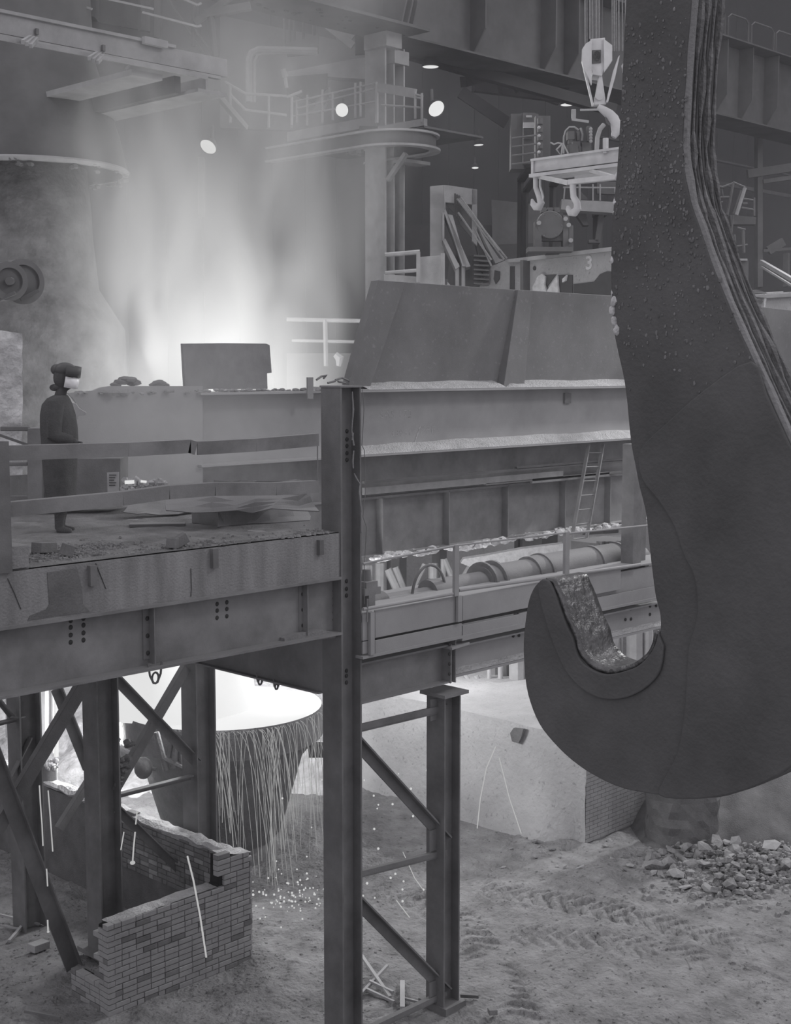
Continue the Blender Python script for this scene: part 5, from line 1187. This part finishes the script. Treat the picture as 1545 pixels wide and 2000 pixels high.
# pale sheet standing in for a bright gap by the worker's chest, and a lit slot through the screen
MB().prism([W(x, y, 16.3) for x, y in ((141,787),(148,788),(154,797),(168,806),(167,811),(158,812),(152,812),(152,819),(148,819),(146,800))], FH*.03).build('bright_gap_sheet', 'pale', None, 'small torn pale sheet just in front of the worker\'s chest', 'scrap metal')
sl = thing('lit_lining', 'bright crusted lining seen through the slot behind the lower rail', 'lining', tuple(W(280, 950, 17.5)))
m = MB()
for i in range(60): m.ball(W(rnd.uniform(240, 320), rnd.uniform(938, 956), 16.55), rnd.uniform(.02, .05), (1, 1, 1), 5, .4)
m.build('crust_lumps', 'slagwall', sl)
MB().tube([W(244,942,16.5), W(262,941,16.5)], .022, 6).build('glowing_crack', 'hot', sl); MB().tube([W(275,940,16.5), W(286,941,16.5)], .015, 6).build('glowing_crack', 'hot', sl)

# ================================================================ rubble, rods, loose bricks on the ground
rr = random.Random(21)
for i in range(85):
    if i < 60: px = rr.uniform(1270, 1560); py = rr.uniform(1648, 1745) + (px-1400)*.06
    else: px = rr.uniform(960, 1300); py = rr.uniform(1620, 1700)
    p = PZ(px, py, 0); s = rr.uniform(.05, .13) * (1.35 if i < 12 else 1) * (1 if i < 60 else .6)
    o = chunk(s, 100 + i, .3, (rr.uniform(.8, 1.9), .8, rr.uniform(.35, .8))).build('rubble_chunk', rr.choice(('rubble', 'brick', 'rubble')), None, 'large pale block lying in the rubble heap under the big hook' if i < 12 else 'small pale chunk within the rubble heap under the big hook' if i < 60 else 'low scattered fragment on the dirt between the refractory wall and the rubble heap', 'rubble', 'large blocks of the rubble heap' if i < 12 else 'small chunks of the rubble heap' if i < 60 else 'scattered fragments left of the rubble heap')
    hh = .25 * math.exp(-((px-1440)/110)**2) * math.exp(-((py-1690)/45)**2)
    o.location = (p.x, p.y, ground_z(p.x, p.y) + s*.25 + hh * rr.random()); o.rotation_euler = (rr.uniform(-.5, .5), rr.uniform(-.5, .5), rr.uniform(0, 6.2))
def rub(r_):
    px = r_.gauss(1440, 90); py = r_.gauss(1700, 32); p = PZ(px, py, 0); h = .2 * math.exp(-((px-1440)/100)**2 - ((py-1690)/40)**2); return (p.x, p.y, ground_z(p.x, p.y) + .01 + h*r_.random())
gravel('rubble_grit', rub, 900, .015, .06, 'rubble', None, 'fine broken grit between the chunks of the rubble heap', 'rubble')
def gg(r_):
    px = r_.uniform(-20, 1560); py = r_.uniform(1640, 2010)
    if r_.random() < .45: px = r_.uniform(-20, 520); py = r_.uniform(1780, 2010)
    p = PZ(px, py, 0); return (p.x, p.y, ground_z(p.x, p.y))
gravel('ground_grit', gg, 2600, .005, .022, 'ground', None, 'loose grit and small stones scattered over the dirt ground', 'gravel')
def rod(p, q, r, label, z0=.06, z1=.06, grp=None, mm='pale'):
    a = PZ(*p, 0); b = PZ(*q, 0); a.z = ground_z(a.x, a.y) + z0; b.z = ground_z(b.x, b.y) + z1
    MB().bar(a, b, r*2, r*2).build('steel_rod', mm, None, label, 'rod', grp)
rod((706,1885),(762,1955), .02, 'longest dropped rod slanting down between the tall and lower columns', .12, .05)
rod((700,1945),(757,1903), .018, 'dropped rod crossing over the longest one, rising to the right', .03, .12)
rod((716,1935),(770,1962), .016, 'lowest of the two near-parallel dropped rods right of the tall column'); rod((722,1925),(768,1950), .016, 'upper of the two near-parallel dropped rods right of the tall column', .09, .09)
rod((786,1918),(786,1978), .03, 'upright-pointing pale bar lying between the columns'); rod((790,1952),(842,1962), .014, 'thin rod running right from the pale bar')
rod((0,1795),(77,1806), .014, 'upper long rod on the ground at the left edge', .1, .05); rod((18,1838),(70,1788), .02, 'rod crossing the long rods at the left edge', .05, .14); rod((0,1812),(40,1816), .012, 'lower short rod on the ground at the left edge')
rod((48,1983),(118,1990), .016, 'dark rod lying at the bottom left in front of the bricks', mm='dark'); rod((900,1945),(935,1950), .02, 'dark stick right of the lower column base', mm='dark')
block(75, 1858, .26, .16, .10, 10, 4, 'loose_brick', 'pale loose brick on the dirt left of the enclosure', 'brick', 'brick', Z=0)
block(962, 1985, .16, .10, .06, 50, 12, 'loose_brick', 'small dark block on the dirt right of the lower column', 'brick', 'brick2', Z=0)
block(1395, 1748, .14, .10, .08, 30, 20, 'loose_brick', 'pale fragment standing alone in front of the rubble heap', 'brick', 'rubble', Z=0)
block(1295, 1640, .30, .22, .12, 30, 15, 'loose_brick', 'large tilted slab fragment at the foot of the far wall', 'brick', 'brick', Z=0)
# dim heap and base wall behind the rubble
m = MB(); V = []; n = 40; k = 16
for i in range(n+1):
    for j in range(k+1):
        px = 1250 + 460*i/n; t = j/k; p = PZ(px, 1668 + 6*noise.noise(Vector((i*.3, 0, 0))), -.1); p = p + FH*(3.0*t) + ZZ*min(1, i/7)*(1.5*t**.7 + .35*noise.noise(Vector((i*.22, t*3, 4))) * t + .06*noise.noise(Vector((i*1.2, t*11, 4)))); V.append(p)
for i in range(n):
    for j in range(k): a = i*(k+1)+j; m.f.append((a, a+k+1, a+k+2, a+1))
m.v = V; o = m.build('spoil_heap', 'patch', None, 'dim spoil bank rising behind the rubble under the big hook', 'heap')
for p in o.data.polygons: p.use_smooth = True

# ================================================================ smoke plume and haze
def volume(name, lo, hi, label, build, kind='stuff'):
    m = MB().box(lo, hi); o = m.build(name, 'dark', None, label, 'smoke', kind=kind); o.data.materials.clear()
    mt = bpy.data.materials.new(name); mt.use_nodes = True; nt = mt.node_tree; nt.nodes.clear(); out = nt.nodes.new('ShaderNodeOutputMaterial'); build(nt, out, mt); o.data.materials.append(mt); return o
def haze_build(nt, out, mt):
    v = nt.nodes.new('ShaderNodeVolumeScatter'); v.inputs['Density'].default_value = .0030; v.inputs['Color'].default_value = (.95, .94, 1, 1); v.inputs['Anisotropy'].default_value = .2
    nt.links.new(v.outputs[0], out.inputs['Volume']); mt.cycles.homogeneous_volume = True
volume('thin_haze', (6, 8, -.5), (94, 55, 30), 'thin haze hanging through the whole hall', haze_build)
PL = W(418, 740, 25.5)                                        # where the fume leaves the furnace mouth
SEED = 37.0
def plume_build(nt, out, mt):
    N = nt.nodes; L = nt.links
    g = N.new('ShaderNodeNewGeometry'); mp = N.new('ShaderNodeMapping'); mp.vector_type = 'POINT'
    mp.inputs['Location'].default_value = tuple(-PL); L.new(g.outputs['Position'], mp.inputs['Vector'])
    def math_(op, a, b=None, c=None):
        n = N.new('ShaderNodeMath'); n.operation = op
        for i, x in enumerate((a, b, c)):
            if x is None: continue
            if isinstance(x, (int, float)): n.inputs[i].default_value = x
            else: L.new(x, n.inputs[i])
        return n.outputs[0]
    def dot(vec):
        d = N.new('ShaderNodeVectorMath'); d.operation = 'DOT_PRODUCT'; L.new(mp.outputs[0], d.inputs[0]); d.inputs[1].default_value = vec; return d.outputs['Value']
    r = dot(tuple(RT)); f = dot(tuple(FH)); z = dot((0, 0, 1))
    # warped vertical wisps
    cx = N.new('ShaderNodeCombineXYZ'); L.new(math_('ADD', math_('MULTIPLY', r, .62), SEED), cx.inputs[0]); L.new(math_('MULTIPLY', f, .4), cx.inputs[1]); L.new(math_('MULTIPLY', z, .26), cx.inputs[2])
    n1 = N.new('ShaderNodeTexNoise'); n1.inputs['Scale'].default_value = 1.0; n1.inputs['Detail'].default_value = 2.5; n1.inputs['Distortion'].default_value = .9; L.new(cx.outputs[0], n1.inputs['Vector'])
    wz = N.new('ShaderNodeMapRange'); wz.inputs[1].default_value = .40; wz.inputs[2].default_value = .60; L.new(n1.outputs['Fac'], wz.inputs[0])
    wisp = wz.outputs[0]
    # radius widens with height and leans right
    zc = math_('MAXIMUM', z, 0)
    cr = math_('ADD', r, math_('MULTIPLY', zc, -.07))
    rad = math_('ADD', 2.6, math_('MULTIPLY', zc, .20))
    q = math_('DIVIDE', math_('POWER', math_('ADD', math_('POWER', cr, 2), math_('POWER', math_('MULTIPLY', f, .8), 2)), .5), rad)
    core = N.new('ShaderNodeMapRange'); core.interpolation_type = 'SMOOTHSTEP'; core.inputs[1].default_value = 1.1; core.inputs[2].default_value = .45; core.inputs[3].default_value = 0; core.inputs[4].default_value = 1; L.new(q, core.inputs[0])
    hf_ = N.new('ShaderNodeMapRange'); hf_.interpolation_type = 'SMOOTHSTEP'; hf_.inputs[1].default_value = 9; hf_.inputs[2].default_value = 2; hf_.inputs[3].default_value = .25; hf_.inputs[4].default_value = 1; L.new(z, hf_.inputs[0])
    hot_ = math_('POWER', 2.718, math_('MULTIPLY', zc, -.9))
    dens = math_('MULTIPLY', math_('MULTIPLY', core.outputs[0], hf_.outputs[0]), math_('ADD', math_('ADD', .08, math_('MULTIPLY', hot_, .4)), math_('MULTIPLY', wisp, .95)))
    sc_ = N.new('ShaderNodeVolumeScatter'); sc_.inputs['Anisotropy'].default_value = .1; sc_.inputs['Color'].default_value = (.56, .56, .58, 1); L.new(math_('MULTIPLY', dens, .42), sc_.inputs['Density'])
    # flame glow at the mouth; higher up emission stands in for firelight
    hot = math_('POWER', 2.718, math_('MULTIPLY', zc, -.27))
    em = N.new('ShaderNodeEmission'); L.new(math_('MULTIPLY', math_('MULTIPLY', dens, hot), .18), em.inputs['Strength'])
    ad = N.new('ShaderNodeAddShader'); L.new(sc_.outputs[0], ad.inputs[0]); L.new(em.outputs[0], ad.inputs[1]); L.new(ad.outputs[0], out.inputs['Volume'])
o = volume('smoke_plume', (-6.0, -3.2, -1.2), (7.5, 3.2, 10.5), 'great pale plume of furnace smoke with added glow rising behind the platform', plume_build)
o.location = PL; o.rotation_euler = (0, 0, math.atan2(RT.y, RT.x))

def soft_smoke(name, c, rad, dens, label, contrast=.5):
    def bld(nt, out, mt):
        N = nt.nodes; L = nt.links; tc = N.new('ShaderNodeTexCoord'); g = N.new('ShaderNodeNewGeometry')
        ln = N.new('ShaderNodeVectorMath'); ln.operation = 'LENGTH'; L.new(tc.outputs['Object'], ln.inputs[0])
        r_ = N.new('ShaderNodeMapRange'); r_.interpolation_type = 'SMOOTHSTEP'; r_.inputs[1].default_value = 1; r_.inputs[2].default_value = 0; L.new(ln.outputs['Value'], r_.inputs[0])
        n = N.new('ShaderNodeTexNoise'); n.inputs['Scale'].default_value = 1.1 / max(.6, rad[0]*.3); n.inputs['Detail'].default_value = 2; L.new(g.outputs['Position'], n.inputs['Vector'])
        w_ = N.new('ShaderNodeMapRange'); w_.inputs[1].default_value = .35; w_.inputs[2].default_value = .65; w_.inputs[3].default_value = 1 - contrast; w_.inputs[4].default_value = 1; L.new(n.outputs['Fac'], w_.inputs[0])
        a = N.new('ShaderNodeMath'); a.operation = 'MULTIPLY'; L.new(r_.outputs[0], a.inputs[0]); L.new(w_.outputs[0], a.inputs[1])
        b = N.new('ShaderNodeMath'); b.operation = 'MULTIPLY'; b.inputs[1].default_value = dens; L.new(a.outputs[0], b.inputs[0])
        v = N.new('ShaderNodeVolumeScatter'); v.inputs['Color'].default_value = (.62, .615, .64, 1); L.new(b.outputs[0], v.inputs['Density']); L.new(v.outputs[0], out.inputs['Volume'])
    o = volume(name, (-1, -1, -1), (1, 1, 1), label, bld); o.location = c; o.scale = rad; o.rotation_euler = (0, 0, math.atan2(RT.y, RT.x)); return o
soft_smoke('halation_haze', W(350, 800, 17.2), (2.4, 1.4, 1.6), .40, 'added haze imitating glare over the beam and platform around the worker', .2)  # scattering volume added to imitate halation around the glow
soft_smoke('pot_fume', W(470, 1500, 22.6), (2.6, 2.4, 2.6), .22, 'pale fume hanging around the slag pot and its sparks', .4)
soft_smoke('roof_smoke', W(240, 200, 33), (5.4, 4.5, 5.5), .085, 'smoke gathered under the roof at the upper left', .5)

# dim pier and pipes under the big hook
pr = thing('rough_pier', 'rough dark pier in shade directly under the lowest part of the big hook', 'pier', tuple(PZ(1350, 1665, 0)))
m = MB(); V = []; n, k = 16, 16
for i in range(n+1):
    for j in range(k+1):
        a = math.pi*(1.05 - 1.1*i/n); c = PZ(1350, 1668, 0); p = c + FH*.8 + RT*.62*math.cos(a)*-1 - FH*.5*abs(math.sin(a)) + ZZ*(2.2*j/k - .1); V.append(p + Vector((noise.noise(p*5), noise.noise(p*5 + Vector((3,3,3))), 0))*.07)
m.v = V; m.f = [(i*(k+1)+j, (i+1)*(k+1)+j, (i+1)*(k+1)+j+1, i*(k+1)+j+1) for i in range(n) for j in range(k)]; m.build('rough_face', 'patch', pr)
pq = thing('stub_bollard', 'row of dim round stubs behind the rubble at the right edge', 'bollard', tuple(W(1515, 1560, 24)))
for px in (1490, 1513, 1535): MB().tube([W(px, 1500, 24), W(px, 1580, 24)], .10, 12).build('stub', 'rubble', pq)
